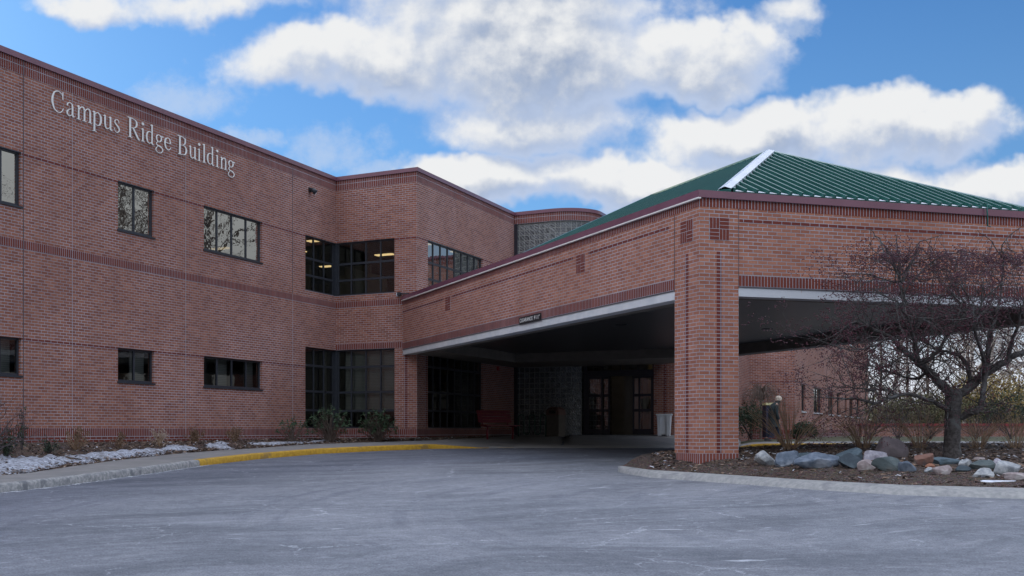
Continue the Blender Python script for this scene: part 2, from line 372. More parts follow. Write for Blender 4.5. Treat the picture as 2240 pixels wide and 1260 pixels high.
M_CURBP = noisy('curb_pale_concrete', (.26, .27, .265), (.36, .36, .35), 12., .9, bmp=.5, c3=(.22, .225, .23))
M_YEL = noisy('curb_yellow_paint', (.42, .24, .02), (.58, .35, .03), 11., .75, bmp=.5, c3=(.30, .19, .05))
def mulchmat(name, frost):
    m, t, b = mat(name, (.06, .04, .03), .95); g = t.n('ShaderNodeNewGeometry').outputs['Position']
    a = t.noise(t.v('MULTIPLY', g, (1, 1, 1)), 28., 5, .75); vo = t.n('ShaderNodeTexVoronoi'); t.put(vo.inputs['Vector'], g); t.put(vo.inputs['Scale'], 24.)
    c = t.mix(t.rng(a, .35, .65), (.04, .028, .024), (.21, .145, .11)); c = t.mix(.35, c, t.mix(1., c, vo.outputs['Color'], 'MULTIPLY'))
    c = t.mix(t.m('MULTIPLY', t.rng(t.noise(g, 40., 3, .7), .62, .68), t.rng(t.noise(g, .8, 3), .40, .62)), c, (.55, .58, .64) if frost else (.2, .15, .11))
    t.put(b.inputs['Base Color'], c); bump(t, b, t.m('ADD', a, vo.outputs[0]), 1., .05); return m
M_MULCH, M_MULCHF = mulchmat('mulch', 0), mulchmat('mulch_frosted', 1)
M_GRASS = noisy('dull_grass', (.05, .065, .03), (.10, .10, .055), 14., .95, bmp=.6, bdist=.05, c3=(.12, .09, .055))
M_BARK = noisy('crabapple_bark', (.035, .030, .029), (.095, .088, .085), 18., .9, bmp=.8, bdist=.015, c3=(.11, .115, .115))
M_TWIG = noisy('dark_twigs', (.05, .04, .042), (.09, .075, .078), 6., .9)
M_BERRY = noisy('berries', (.055, .014, .024), (.10, .024, .036), 12., .5)
M_STEM = noisy('tan_stems', (.25, .165, .105), (.40, .29, .19), 7., .85)
M_BIRCH = noisy('pale_trunk_bark', (.34, .30, .27), (.5, .46, .42), 3., .9)
M_BRTREE = noisy('brown_tree_bark', (.12, .09, .075), (.2, .16, .135), 3., .9)
M_RHODO = noisy('rhododendron_leaf', (.035, .075, .04), (.075, .13, .065), 9., .5)
M_EVER = noisy('evergreen_leaf', (.025, .045, .028), (.05, .075, .04), 5., .8)
M_YLEAF = noisy('yellow_leaf', (.22, .155, .045), (.33, .25, .08), 4., .85)
M_OLIVE = noisy('olive_leaf', (.10, .105, .045), (.16, .15, .07), 4., .85)
M_DRY = noisy('dried_flower', (.12, .07, .045), (.24, .16, .105), 14., .95)
M_DRYP = noisy('pale_dried_flower', (.38, .30, .24), (.52, .44, .36), 14., .95)
M_BENCH = noisy('red_bench_paint', (.13, .012, .025), (.17, .018, .03), 4., .45)
M_GREENM = noisy('green_rack_paint', (.02, .07, .05), (.03, .09, .065), 4., .45)
M_BEIGE = noisy('beige_receptacle', (.11, .10, .085), (.14, .125, .11), 10., .9, bmp=.3)
M_BROWN = noisy('brown_lid', (.14, .08, .07), (.18, .11, .09), 6., .7)
M_BIN = noisy('white_bin_plastic', (.72, .76, .80), (.78, .81, .84), 4., .5)
M_REDALARM, _, _ = mat('red_alarm', (.4, .03, .03), .5)

# ------------------------------------------------------------------ road and ground sheets
def sheet(name, xs, ys, zf, m, dz=0.):
    mb = MB(); vs = []
    for Y in ys:
        for X in xs:
            p = cw(X, Y); vs.append((p.x, p.y, zf(X, Y)+dz))
    n = len(xs); fs = [(j*n+i, j*n+i+1, (j+1)*n+i+1, (j+1)*n+i) for j in range(len(ys)-1) for i in range(n-1)]
    mb.idx(vs, fs); return mb.build(name, m, None, True)
xs = [-900, -300, -100, -60] + [-40+i for i in range(81)] + [60, 100, 300, 900]
ys = [-600, -200, -60, -30] + [-15+i for i in range(71)] + [65, 90, 150, 400, 1200]
def gz_far(X, Y):
    return ground_z(X, Y) - .35*smooth(46, 60, Y)
struct(sheet('road', xs, ys, gz_far, M_ASPH), 'grey salt streaked asphalt drive curving under the canopy', 'road')

def interp(tab, u):
    if u <= tab[0][0]: (a, b), (c, d) = tab[0], tab[1]
    elif u >= tab[-1][0]: (a, b), (c, d) = tab[-2], tab[-1]
    else:
        for i in range(len(tab)-1):
            if tab[i][0] <= u <= tab[i+1][0]: (a, b), (c, d) = tab[i], tab[i+1]; break
    return b + (d-b)*(u-a)/(c-a)
V_CURB = [(-700, 1172), (0, 1078), (110, 1066), (215, 1052), (330, 1036), (437, 1019.5), (560, 1005), (700, 993), (850, 985.5), (950, 982), (1060, 980.5), (1200, 980), (1480, 980), (1620, 979.5), (2240, 979.5), (2800, 979)]
V_WALK = [(-700, 1122), (0, 1040), (58, 1035), (178, 1017), (279, 1004), (381, 993), (483, 985), (560, 980.5), (674, 972), (846, 966), (960, 962.5), (1074, 956.5), (1135, 952.2)]
def curb_h(u): return .13*(1 - smooth(930, 1075, u)) + .13*smooth(1600, 1660, u) + .012
def wall_hit(u):
    r = cw((u-CU)/F, 1.); r = Vector((r.x, r.y)); best = None
    for fr, lo, hi in ((LW, -80, 32.81), (EW, -18.83, -15.84), (CW_, 32.81, 41.47), (Fr((0, 41.47), (1, 0), (0, -1)), -15.84, -13.9), (NW, -13.9, -8.6)):
        k = fr.O.dot(fr.n)/r.dot(fr.n)
        if k <= 0: continue
        q = r*k; s = (q-fr.O).dot(fr.d)
        if lo-1e-3 <= s <= hi+1e-3 and (best is None or k < best): best = k
    return best
us = [-700+i*50 for i in range(14)] + [i*12.5 for i in range(0, 94)]
curbL, curbT, curbIn, walkB, wallB = [], [], [], [], []
for u in us:
    v = interp(V_CURB, u); X, Y, z = on_ground(u, v); h = curb_h(u)
    n = Vector(((u-CU)/F, 1.)).normalized()
    curbL.append((X, Y, z))
    if u <= 1130:
        vb = interp(V_WALK, u); a = (u-CU)/F
        X2, Y2, z2 = on_ground(u, vb, .14)
        kw = wall_hit(u) or Y2+1
        if Y2 > kw-.15: Y2 = kw-.15; X2 = a*Y2; z2 = ground_z(X2, Y2)+.14
        walkB.append((X2, Y2, z2)); wallB.append((a*kw, kw, -.27 + .03*smooth(0, 900, u)))
    else: break
nb = len(walkB)
def offs(line, i, d):       # offset a ground polyline sideways (towards the building)
    a = Vector(line[max(i-1, 0)][:2]); b = Vector(line[min(i+1, len(line)-1)][:2]); t_ = (b-a).normalized()
    n_ = Vector((-t_.y, t_.x)); return n_*d
def strip(rows, name, m, label=None, cat=None, smooth_=True, kind=True):
    mb = MB(); n = len(rows[0]); vs = []
    for r in rows:
        for (X, Y, z) in r:
            p = cw(X, Y); vs.append((p.x, p.y, z))
    fs = [(j*n+i, j*n+i+1, (j+1)*n+i+1, (j+1)*n+i) for j in range(len(rows)-1) for i in range(n-1)]
    mb.idx(vs, fs); o = mb.build(name, m, None, smooth_)
    if kind: struct(o, label, cat)
    return o
def nz3(x, y, s, sd=0.): return mnoise.noise(Vector((x*s, y*s, sd)))
def lift(line, i, d, h, jit=0.):
    o = offs(line, i, d); X, Y, z = line[i]
    return (X+o.x, Y+o.y, z+h+jit*nz3(X, Y, 3.1, 7))
# curb front face / rounded nose / top
iy = min(range(nb), key=lambda i: abs(us[i]-437)); ie = nb
def curbrows(line, hs, a, b, jit):
    R0 = [lift(line, i, 0, -.02) for i in range(a, b)]
    R1 = [lift(line, i, .012, hs[i]*.78, jit) for i in range(a, b)]
    R2 = [lift(line, i, .045, hs[i], jit) for i in range(a, b)]
    R3 = [lift(line, i, .17, hs[i]+.003) for i in range(a, b)]
    R4 = [lift(line, i, .175, hs[i]-.02) for i in range(a, b)]
    return [R0, R1, R2, R3, R4]
hs = [curb_h(u) for u in us]
def densify(line, hh, u_, k=4):
    L, H, U = [], [], []
    for i in range(len(line)-1):
        for j in range(k):
            f = j/k; L.append(tuple(line[i][q]*(1-f)+line[i+1][q]*f for q in range(3))); H.append(hh[i]*(1-f)+hh[i+1]*f); U.append(u_[i]*(1-f)+u_[i+1]*f)
    L.append(line[-1]); H.append(hh[-1]); U.append(u_[-1]); return L, H, U
dl, dh, du = densify(curbL[:nb], hs[:nb], us[:nb])
i437 = min(range(len(du)), key=lambda i: abs(du[i]-437))
strip(curbrows(dl, dh, 0, i437+1, .03), 'curb', M_CURB, 'chipped bare concrete curb along the left sidewalk', 'curb')
strip(curbrows(dl, dh, i437, len(dl), .012), 'yellow_curb', M_YEL, 'yellow painted curb curving towards the canopy', 'curb')
# sidewalk
fr_ = [lift(curbL, i, .165, hs[i]) for i in range(nb)]
strip([fr_, [tuple(fr_[i][k]*.5+walkB[i][k]*.5 for k in range(3)) for i in range(nb)], walkB], 'sidewalk', M_WALK, 'grey concrete sidewalk behind the yellow curb', 'sidewalk')
# planting bed along the building
rows = []
for j in range(9):
    t = j/8; rr = []
    for i in range(nb):
        a, b = walkB[i], wallB[i]
        X, Y = a[0]*(1-t)+b[0]*t, a[1]*(1-t)+b[1]*t
        z = a[2]*(1-t)+b[2]*t + (.0 if j in (0,) else .05*sin(pi*t)) + .03*nz3(X, Y, 1.7, 3)*sin(pi*t)
        if j == 0: z -= .03
        rr.append((X, Y, z))
    rows.append(rr)
def bed_z(u, Y):
    i = max(0, min(nb-2, next((k for k in range(nb-1) if us[k] <= u <= us[k+1]), nb-2))); f = (u-us[i])/(us[i+1]-us[i])
    a = [walkB[i][q]*(1-f)+walkB[i+1][q]*f for q in range(3)]; b = [wallB[i][q]*(1-f)+wallB[i+1][q]*f for q in range(3)]
    t = max(0., min(1., (Y-a[1])/max(.01, b[1]-a[1]))); return a[2]*(1-t)+b[2]*t+.05*sin(pi*t), a[1], b[1]
def on_bed(u, v):
    z0, Ya, Yb = bed_z(u, 10); lo, hi = Ya-.5, Yb-.1
    for _ in range(40):
        m = (lo+hi)/2
        if (CV-v)/F*m > bed_z(u, m)[0]: lo = m
        else: hi = m
    return (u-CU)/F*lo, lo, bed_z(u, lo)[0]
strip(rows, 'mulch_bed', M_MULCH, 'dark mulch planting bed along the foot of the brick wall', 'planting bed')
# entrance slab
us2 = [1070+i*12.5 for i in range(45)]; A_, B_ = [], []
for u in us2:
    v = interp(V_CURB, u); X, Y, z = on_ground(u, v); h = curb_h(u); A_.append((X, Y, z+h))
    a = (u-CU)/F; k = wall_hit(u)
    if k is None: k = (49.94)/(cw(a, 1).y)
    B_.append((a*k, k, -.14 if u < 1520 else -.14-.14*smooth(1520, 1620, u)))
rows = [[(a[0], a[1], a[2]-.06) for a in A_]] + [[tuple(A_[i][q]*(1-t)+B_[i][q]*t for q in range(3)) for i in range(len(A_))] for t in (0, .25, .5, .75, 1)]
strip(rows, 'entrance_slab', M_WALK, 'shaded concrete apron in front of the entrance doors', 'pavement')
# far side: curb, walk, lawn on the right
us3 = [1620+i*25 for i in range(60)]; cl_ = []
for u in us3:
    X, Y, z = on_ground(u, interp(V_CURB, u)); cl_.append((X, Y, z))
h3 = [curb_h(u) for u in us3]
strip(curbrows(cl_, h3, 0, len(cl_), .006), 'yellow_curb', M_YEL, 'far yellow painted curb behind the rock island', 'curb')
f3 = [lift(cl_, i, .165, h3[i]) for i in range(len(cl_))]
b3 = [((us3[i]-CU)/F*(f3[i][1]+4.6), f3[i][1]+4.6, f3[i][2]+.02) for i in range(len(cl_))]
strip([f3, b3], 'sidewalk', M_WALK, 'far concrete sidewalk behind the yellow curb', 'sidewalk')
g3 = [((us3[i]-CU)/F*52, 52., -.28) for i in range(len(cl_))]; g4 = [((us3[i]-CU)/F*400, 400., -.5) for i in range(len(cl_))]
g4b = [((us3[i]-CU)/F*90, 90., -.3) for i in range(len(cl_))]
strip([b3, g3, g4b, g4], 'lawn', M_GRASS, 'dull winter lawn beyond the far sidewalk', 'lawn')

# salt crust along the left curb and a band of frost
def saltmat():
    m, t, b = mat('salt_crust', (.72, .75, .8), .9); g = t.n('ShaderNodeNewGeometry').outputs['Position']
    uv = t.n('ShaderNodeUVMap').outputs[0]; s = t.n('ShaderNodeSeparateXYZ'); t.put(s.inputs[0], uv)
    a = t.m('ADD', t.noise(g, 9., 6, .75), t.m('MULTIPLY', t.m('SUBTRACT', s.outputs[1], 1.), .42))
    t.put(b.inputs['Alpha'], t.rng(a, .40, .62)); return m
mb = MB(); nn = i437+6
for i in range(nn):
    for j in range(4):
        d0_, d1_ = -.02-j*.16, -.02-(j+1)*.16; q = []
        for (ii, dd) in ((i, d0_), (i+1, d0_), (i+1, d1_), (i, d1_)):
            X, Y, z = lift(dl, ii, dd, 0); p = cw(X, Y); q.append((p.x, p.y, ground_z(X, Y)+.006))
        mb.quad(q, [(i, 1-j/4), (i+1, 1-j/4), (i+1, 1-(j+1)/4), (i, 1-(j+1)/4)])
o = mb.build('salt_crust', saltmat()); tag(o, 'white salt residue on the asphalt along the left curb', 'salt', kind='stuff')

# snow strip on the bed
VS_T = [(-700, 1040), (0, 985), (25, 985), (100, 993), (152, 992), (216, 987), (280, 981), (343, 975), (394, 969), (482, 967), (560, 965.5), (640, 963.5), (712, 963)]
VS_B = [(-700, 1115), (0, 1041), (56, 1033), (114, 1020), (203, 1008), (305, 997), (432, 985), (560, 976.5), (640, 970.5), (712, 965)]
mb = MB(); NU, NV = 340, 14; grid = []
for i in range(NU+1):
    u = -300 + 1012*i/NU; vt, vb = interp(VS_T, u), interp(VS_B, u)
    ww = 1.2+ (vb-vt)*.12
    vt += 3.*ww*nz3(u, 0, .013, 1)+1.6*ww*nz3(u, 0, .051, 4)+1.2*nz3(u, 0, .17, 4); vb += 1.6*ww*nz3(u, 9, .017, 2)+1.*nz3(u, 0, .11, 6)
    vt = vb-(vb-vt)*.82
    Xb, Yb, zb = on_bed(u, vb); Xt, Yt, zt = on_bed(u, min(vt, vb-.3)); col_ = []
    for j in range(NV+1):
        t = j/NV; Y = Yb*(1-t)+Yt*t; X = (u-CU)/F*Y; e = max(0, sin(pi*t))**.5
        h = .06*e*(.8+.9*nz3(X, Y, .8, 8)) + .035*nz3(X, Y, 2.3, 2)*e + .015*nz3(X, Y, 9, 2)*e - .012 - .09*max(0, nz3(X, Y, 1.1, 15)-.12)
        z = bed_z(u, Y)[0]+h; p = cw(X, Y); col_.append((p.x, p.y, z))
    grid += col_
mb.idx(grid, [(i*(NV+1)+j, (i+1)*(NV+1)+j, (i+1)*(NV+1)+j+1, i*(NV+1)+j+1) for i in range(NU) for j in range(NV)])
tag(mb.build('snow', M_SNOWD, None, True), 'melting strip of old snow along the mulch bed', 'snow', kind='stuff')

# ------------------------------------------------------------------ island
V_IF = [(1352, 1032.5), (1375, 1038), (1420, 1045), (1570, 1056), (1770, 1071), (1970, 1083.5), (2240, 1092), (2700, 1098)]
V_IB = [(1352, 1031.5), (1375, 1024), (1400, 1019), (1487, 1007), (1620, 1000), (1700, 996), (1850, 992), (2000, 990), (2240, 990), (2700, 992)]
usi = [1352, 1356, 1362, 1370, 1380, 1392] + [1405+i*15 for i in range(87)]
IF_ = [on_ground(u, interp(V_IF, u)) for u in usi]; IB_ = [on_ground(u, interp(V_IB, u)) for u in usi]
def isl_span(u):
    a = on_ground(u, interp(V_IF, u)); b = on_ground(u, interp(V_IB, u)); return a[1], b[1]
def isl_z(u, Y, span=None):
    a, b = span or isl_span(u); X = (u-CU)/F*Y
    dist = min(Y-a, b-Y); return ground_z(X, Y)+.11+.2*smooth(.45, 1.7, dist)+.02*nz3(X, Y, 1.5, 5)
def on_isl(u, v):
    sp = isl_span(u); lo, hi = sp[0]+.2, sp[1]-.05
    for _ in range(40):
        m = (lo+hi)/2
        if (CV-v)/F*m > isl_z(u, m, sp): lo = m
        else: hi = m
    return (u-CU)/F*lo, lo, isl_z(u, lo, sp)
# curb ring
rowsf = [[], [], [], []]; mul = [[] for _ in range(14)]
for i, u in enumerate(usi):
    a = (u-CU)/F; Ya, Yb = IF_[i][1], IB_[i][1]; wd = min(.48, (Yb-Ya)*.45)
    def pt(Y, h): return (a*Y, Y, ground_z(a*Y, Y)+h)
    rowsf[0].append(pt(Ya, -.02)); rowsf[1].append(pt(Ya+wd*.22, .07)); rowsf[2].append(pt(Ya+wd*.5, .108)); rowsf[3].append(pt(Ya+wd, .115))
    Y0, Y1 = Ya+wd*.97, max(Yb-wd*.5, Ya+wd*.98)
    for j in range(14):
        Y = Y0+(Y1-Y0)*j/13; mul[j].append((a*Y, Y, isl_z(u, Y, (Ya, Yb)) - (.012 if j in (0, 13) else 0) + (.012*nz3(a*Y, Y, 9, 3) if 0 < j < 13 else 0)))
strip(rowsf, 'curb', M_CURBP, 'pale rolled concrete curb round the rock island', 'curb')
rb = [[], [], []]
for i, u in enumerate(usi):
    a = (u-CU)/F; Ya, Yb = IF_[i][1], IB_[i][1]; wd = min(.48, (Yb-Ya)*.45)
    for k, (dy, h) in enumerate(((-wd*.55, .112), (-wd*.2, .10), (0, -.02))): Y = Yb+dy; rb[k].append((a*Y, Y, ground_z(a*Y, Y)+h))
strip(rb, 'curb', M_CURBP, 'pale concrete curb on the far side of the island', 'curb')
strip(mul, 'mulch_island', M_MULCHF, 'frosted dark mulch island round the brick pillar', 'planting bed')

# ------------------------------------------------------------------ building builder
def wall(parent, fr, s0, s1, z0, z1, ops, m, name='wall', depth=.12, label=None):
    mb = MB(); S = sorted({s0, s1, *[max(s0, min(s1, o[i])) for o in ops for i in (0, 1)]}); Z = sorted({z0, z1, *[o[i] for o in ops for i in (2, 3)]})
    for i in range(len(S)-1):
        for j in range(len(Z)-1):
            cs, cz = (S[i]+S[i+1])/2, (Z[j]+Z[j+1])/2
            if any(o[0] < cs < o[1] and o[2] < cz < o[3] for o in ops): continue
            mb.quad([fr.p(S[i], Z[j]), fr.p(S[i+1], Z[j]), fr.p(S[i+1], Z[j+1]), fr.p(S[i], Z[j+1])], [(S[i], Z[j]), (S[i+1], Z[j]), (S[i+1], Z[j+1]), (S[i], Z[j+1])])
    for (a, b, c, d) in [o[:4] for o in ops]:
        for (p, q) in (((a, c), (b, c)), ((a, d), (b, d)), ((a, c), (a, d)), ((b, c), (b, d))):
            if p[0] == q[0] and (p[0] <= s0+1e-6 or p[0] >= s1-1e-6): continue
            mb.quad([fr.p(p[0], p[1], 0), fr.p(q[0], q[1], 0), fr.p(q[0], q[1], -depth), fr.p(p[0], p[1], -depth)], [(p[0], p[1]), (q[0], q[1]), (q[0]+depth, q[1]), (p[0]+depth, p[1])])
    o = mb.build(name, m, parent)
    if label: o['label'] = label
    return o
def band(mb, fr, s0, s1, z0, z1, o=.004, soldier=True, voff=None):
    k = len(mb.uv); mb.fbox(fr, s0, s1, z0, z1, -.02, o)
    v0 = z0 if voff is None else voff
    if soldier:
        for i in range(k, len(mb.uv)): a, b = mb.uv[i]; mb.uv[i] = (a, b-z1 if voff is None else b-v0)
def window(parent, fr, s0, s1, z0, z1, cols, zr, glass, setback=.07, sill=True, fw_=.05, name='window', extra=None):
    """frame mesh with mullions; pane and sill as its children. cols: list of s positions of mullions; zr: z of bars"""
    mb = MB(); o0, o1 = -setback-.06, -setback
    mb.fbox(fr, s0, s0+fw_, z0, z1, o0, o1); mb.fbox(fr, s1-fw_, s1, z0, z1, o0, o1)
    mb.fbox(fr, s0+fw_, s1-fw_, z0, z0+fw_, o0, o1); mb.fbox(fr, s0+fw_, s1-fw_, z1-fw_, z1, o0, o1)
    for c in cols: mb.fbox(fr, c-.024, c+.024, z0+fw_, z1-fw_, o0, o1-.004)
    for z in zr: mb.fbox(fr, s0+fw_, s1-fw_, z-.034, z+.034, o0+.002, o1-.007)
    f = mb.build(name, M_FRAME, parent)
    g = MB(); g.quad([fr.p(s0+.01, z0+.01, -setback-.03), fr.p(s1-.01, z0+.01, -setback-.03), fr.p(s1-.01, z1-.01, -setback-.03), fr.p(s0+.01, z1-.01, -setback-.03)])
    g.build('pane', glass, f)
    if sill:
        k = MB(); k.fbox(fr, s0-.03, s1+.03, z0-.045, z0-.001, -setback-.02, .03); k.build('sill', M_FRAME, f)
    return f
Z_TOP, Z_FB, Z_B2, Z_B1 = 8.43, 8.30, 8.172, 7.968
Z_HD, Z_UB = 6.235, 4.48
Z_BELT = (4.072, 4.275); Z_HL = (2.012, 2.079); Z_BASE = (-.13, .073)
mainb = thing('brick_building', (-18, 30, -.3), 'two storey red brick office building with dark windows and maroon coping', 'building')
def bands(parent, fr, s0, s1, top=True, belt=True, base=True, skip=(), hl=True, hu=True):
    def pieces(z0, z1):
        cuts = [(a, b) for (a, b, c, d) in skip if c < (z0+z1)/2 < d]; cur = s0; r = []
        for a, b in sorted(cuts):
            if a > cur: r.append((cur, a))
            cur = max(cur, b)
        if cur < s1: r.append((cur, s1))
        return r
    zs = []
    if top: zs += [(Z_B1, Z_B2), (Z_B2, Z_FB)]
    if belt: zs.append(Z_BELT)
    if base: zs.append(Z_BASE)
    for z0, z1 in zs:
        for a, b in pieces(z0, z1): mb = MB(); band(mb, fr, a, b, z0, z1, voff=z0); mb.build('soldier_course', M_SOLD, parent)
    zs = []
    if hu: zs.append((Z_HD-.0677, Z_HD))
    if hl: zs.append(Z_HL)
    if base: zs.append((-.50, Z_BASE[0]))
    for z0, z1 in zs:
        for a, b in pieces(z0, z1): mb = MB(); mb.fbox(fr, a, b, z0, z1, -.02, .003); mb.build('red_course', M_REDC, parent)
def coping(mb, fr, s0, s1, zt, zb, o=.045, back=.3):
    mb.fbox(fr, s0, s1, zb, zt, -back, o)

# --- left wall
su = LW.su
yC = 32.81
W1 = (su(258), su(337)); W2 = (su(446), su(573)); W0 = (su(-90), su(46)); WB0 = su(668)
L1 = (su(255), su(335)); L2 = (su(444), su(570)); L0 = (su(-95), su(42))
L1 = W1 = (W1[0], W1[1]); L2 = W2; L0 = W0
WX = [(10.2, 12.6), (5.2, 7.8)]
opsL = [(*W0, 5.02, Z_HD), (*W1, 5.02, Z_HD), (*W2, 5.02, Z_HD), (WB0, yC, Z_UB, Z_HD), (WB0, yC, .09, 2.68),
        (*L0, 1.24, 2.079), (*L1, 1.24, 2.079), (*L2, 1.24, 2.079)] + [(a, b, c, d) for a, b in WX for c, d in ((5.02, Z_HD), (1.24, 2.079))]
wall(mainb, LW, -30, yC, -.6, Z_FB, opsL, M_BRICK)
bands(mainb, LW, -30, yC-.004, skip=opsL)
for u, w__, z0, z1, o, m_ in ((51, .009, -.1, Z_FB, .0065, M_JOINT), (158, .005, -.1, Z_B1, .0062, M_JOINTL), (406, .005, -.1, Z_B1, .0062, M_JOINTL), (640, .005, -.1, Z_BELT[1], .0062, M_JOINTL), (640, .008, Z_BELT[1], Z_FB, .0069, M_JOINT)):
    mb = MB(); mb.fbox(LW, su(u)-w__, su(u)+w__, z0, z1, 0, o); mb.build('control_joint', m_, mainb)
def even(a, b, n): return [a+(b-a)*i/n for i in range(1, n)]
window(mainb, LW, *W0, 5.02, Z_HD, even(*W0, 3)[:1] + [su(7)], [], M_GLASSR)
window(mainb, LW, *W1, 5.02, Z_HD, even(*W1, 2), [], M_GLASSR)
window(mainb, LW, *W2, 5.02, Z_HD, even(*W2, 4), [], M_GLASSR)
window(mainb, LW, *L0, 1.24, 2.079, [su(5)], [], M_GLASS)
window(mainb, LW, *L1, 1.24, 2.079, even(*L1, 2), [], M_GLASS)
window(mainb, LW, *L2, 1.24, 2.079, even(*L2, 4), [], M_GLASS)
for a, b in WX:
    window(mainb, LW, a, b, 5.02, Z_HD, even(a, b, 3), [], M_GLASSR); window(mainb, LW, a, b, 1.24, 2.079, even(a, b, 3), [], M_GLASS)
ZRU, ZRL = [5.53, 4.99], [2.11, 1.28, .67]
eE = EW.su(863); sE0 = -18.83
window(mainb, LW, WB0, yC-.03, Z_UB, Z_HD, even(WB0, yC, 3), ZRU, M_GLASS, sill=False)
window(mainb, LW, WB0, yC-.03, .09, 2.68, even(WB0, yC, 3), ZRL, M_GLASS, sill=False)
# --- E wall
opsE = [(sE0, eE, Z_UB, Z_HD), (sE0, eE, .09, 2.68)]
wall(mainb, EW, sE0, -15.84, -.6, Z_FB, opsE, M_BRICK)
bands(mainb, EW, sE0+.004, -15.836, skip=opsE+[(sE0, -15, 2.0, 2.1)])
mb = MB(); band(mb, EW, sE0+.004, -16.36, 2.68, 2.883, voff=2.68); mb.build('soldier_course', M_SOLD, mainb)
window(mainb, EW, sE0+.03, eE, Z_UB, Z_HD, even(sE0, eE, 4), ZRU, M_GLASS, sill=False)
window(mainb, EW, sE0+.03, eE, .09, 2.68, even(sE0, eE, 4), ZRL, M_GLASS, sill=False)
for za, zb in ((Z_UB, Z_HD), (.09, 2.68)): mb = MB(); mb.box((sE0-.10, yC+.02, za), (sE0+.035, yC+.15, zb)); mb.build('corner_mullion', M_FRAME, mainb)
# --- C wall
C0, C1 = CW_.su(936), CW_.su(1056); yCe = 41.47
opsC = [(C0, C1, Z_UB, Z_HD), (C0, C1, .09, 2.60)]
wall(mainb, CW_, yC, yCe, -.6, Z_FB, opsC, M_BRICK)
bands(mainb, CW_, yC+.0, yCe, skip=opsC, hl=False)
window(mainb, CW_, C0, C1, Z_UB, Z_HD, even(C0, C1, 8), ZRU, glassmat('side_glass', .42, (.4, .42, .42), .05, 2.), sill=False)
window(mainb, CW_, C0, C1, .09, 2.60, even(C0, C1, 8), ZRL, M_GLASS, sill=False)
mb = MB()   # stacked red headers either side of the corner
mb.fbox(EW, EW.su(888)-.05, EW.su(888)+.05, .08, 2.6, -.01, .005); mb.fbox(CW_, yC+.62, yC+.72, .08, 2.6, -.01, .005)
mb.build('red_course', brickmat('brick_stack', (.16, .03, .018), (.20, .04, .024), MORT, bw=.11, rh=.06773, soldier=True), mainb)
# --- glass block tower (straight, curved, straight)
pts = [(-15.84, 41.47), (-14.4, 41.47)]; r_ = 1.45; cx, cy = -14.4, 41.47+r_
for i in range(1, 17): a = -pi/2+pi/2*i/16; pts.append((cx+r_*cos(a), cy+r_*sin(a)))
pts += [(cx+r_, 46.0)]
def ribbon(mb, pts, z0, z1, o, vz=None, inner=None):
    s = 0.; N_ = []
    for i in range(len(pts)):
        a = Vector(pts[max(i-1, 0)]); b = Vector(pts[min(i+1, len(pts)-1)]); t_ = (b-a).normalized(); N_.append(Vector((t_.y, -t_.x)))
    S = [0.]
    for i in range(1, len(pts)): S.append(S[-1]+(Vector(pts[i])-Vector(pts[i-1])).length)
    P_ = [Vector(p)+N_[i]*o for i, p in enumerate(pts)]; v0 = z0 if vz is None else vz
    for i in range(len(pts)-1):
        a, b = P_[i], P_[i+1]; mb.quad([(a.x, a.y, z0), (b.x, b.y, z0), (b.x, b.y, z1), (a.x, a.y, z1)], [(S[i], z0-v0), (S[i+1], z0-v0), (S[i+1], z1-v0), (S[i], z1-v0)])
        if inner is not None:
            c, d = Vector(pts[i])+N_[i]*inner, Vector(pts[i+1])+N_[i+1]*inner
            for z in (z0, z1): mb.quad([(a.x, a.y, z), (b.x, b.y, z), (d.x, d.y, z), (c.x, c.y, z)])
mb = MB(); ribbon(mb, pts, -.2, 8.172-.2, 0, vz=0.); mb.build('glass_block_wall', M_BLOCK, mainb)
mb = MB(); ribbon(mb, pts, Z_B1, Z_B2, .06, inner=-.1); ribbon(mb, pts, Z_B2, Z_FB, .06); mb.build('soldier_course', M_SOLD, mainb)
mb = MB(); ribbon(mb, pts, Z_FB, Z_TOP, .10, inner=-.3); mb.build('coping', M_FASC, mainb, True)
mb = MB(); mb.box((-15.84, 41.40, -.2), (-15.72, 41.52, Z_B1)); mb.build('corner_post', M_DKFRAME, mainb)
mb = MB(); coping(mb, LW, -30, yC+.3, Z_TOP, Z_FB); mb.build('coping', M_FASC, mainb)
mb = MB(); coping(mb, EW, sE0+.045, -15.84+.045, Z_TOP-.002, Z_FB+.001, back=.2); mb.build('coping', M_FASC, mainb)
mb = MB(); coping(mb, CW_, yC-.041, yCe-.1, Z_TOP-.004, Z_FB+.002, o=.041); mb.build('coping', M_FASC, mainb)
mb = MB(); mb.quad([(-18.95, -30, 8.2), (-45, -30, 8.2), (-45, 60, 8.2), (-18.95, 60, 8.2)]); mb.quad([(-18.94, 33, 8.19), (-15.95, 33, 8.19), (-15.95, 60, 8.19), (-18.94, 60, 8.19)])
mb.quad([(-15.95, 42, 8.185), (-13.2, 42.6, 8.185), (-13.2, 60, 8.185), (-15.95, 60, 8.185)]); mb.build('flat_roof', M_FLAT, mainb)
mb = MB(); mb.quad([(-45, -30, -.6), (-45, 60, -.6), (-45, 60, 8.3), (-45, -30, 8.3)], [(0, 0), (90, 0), (90, 8.9), (0, 8.9)]); mb.quad([(-45, -30, -.6), (-18.83, -30, -.6), (-18.83, -30, 8.3), (-45, -30, 8.3)], [(0, 0), (26, 0), (26, 8.9), (0, 8.9)])
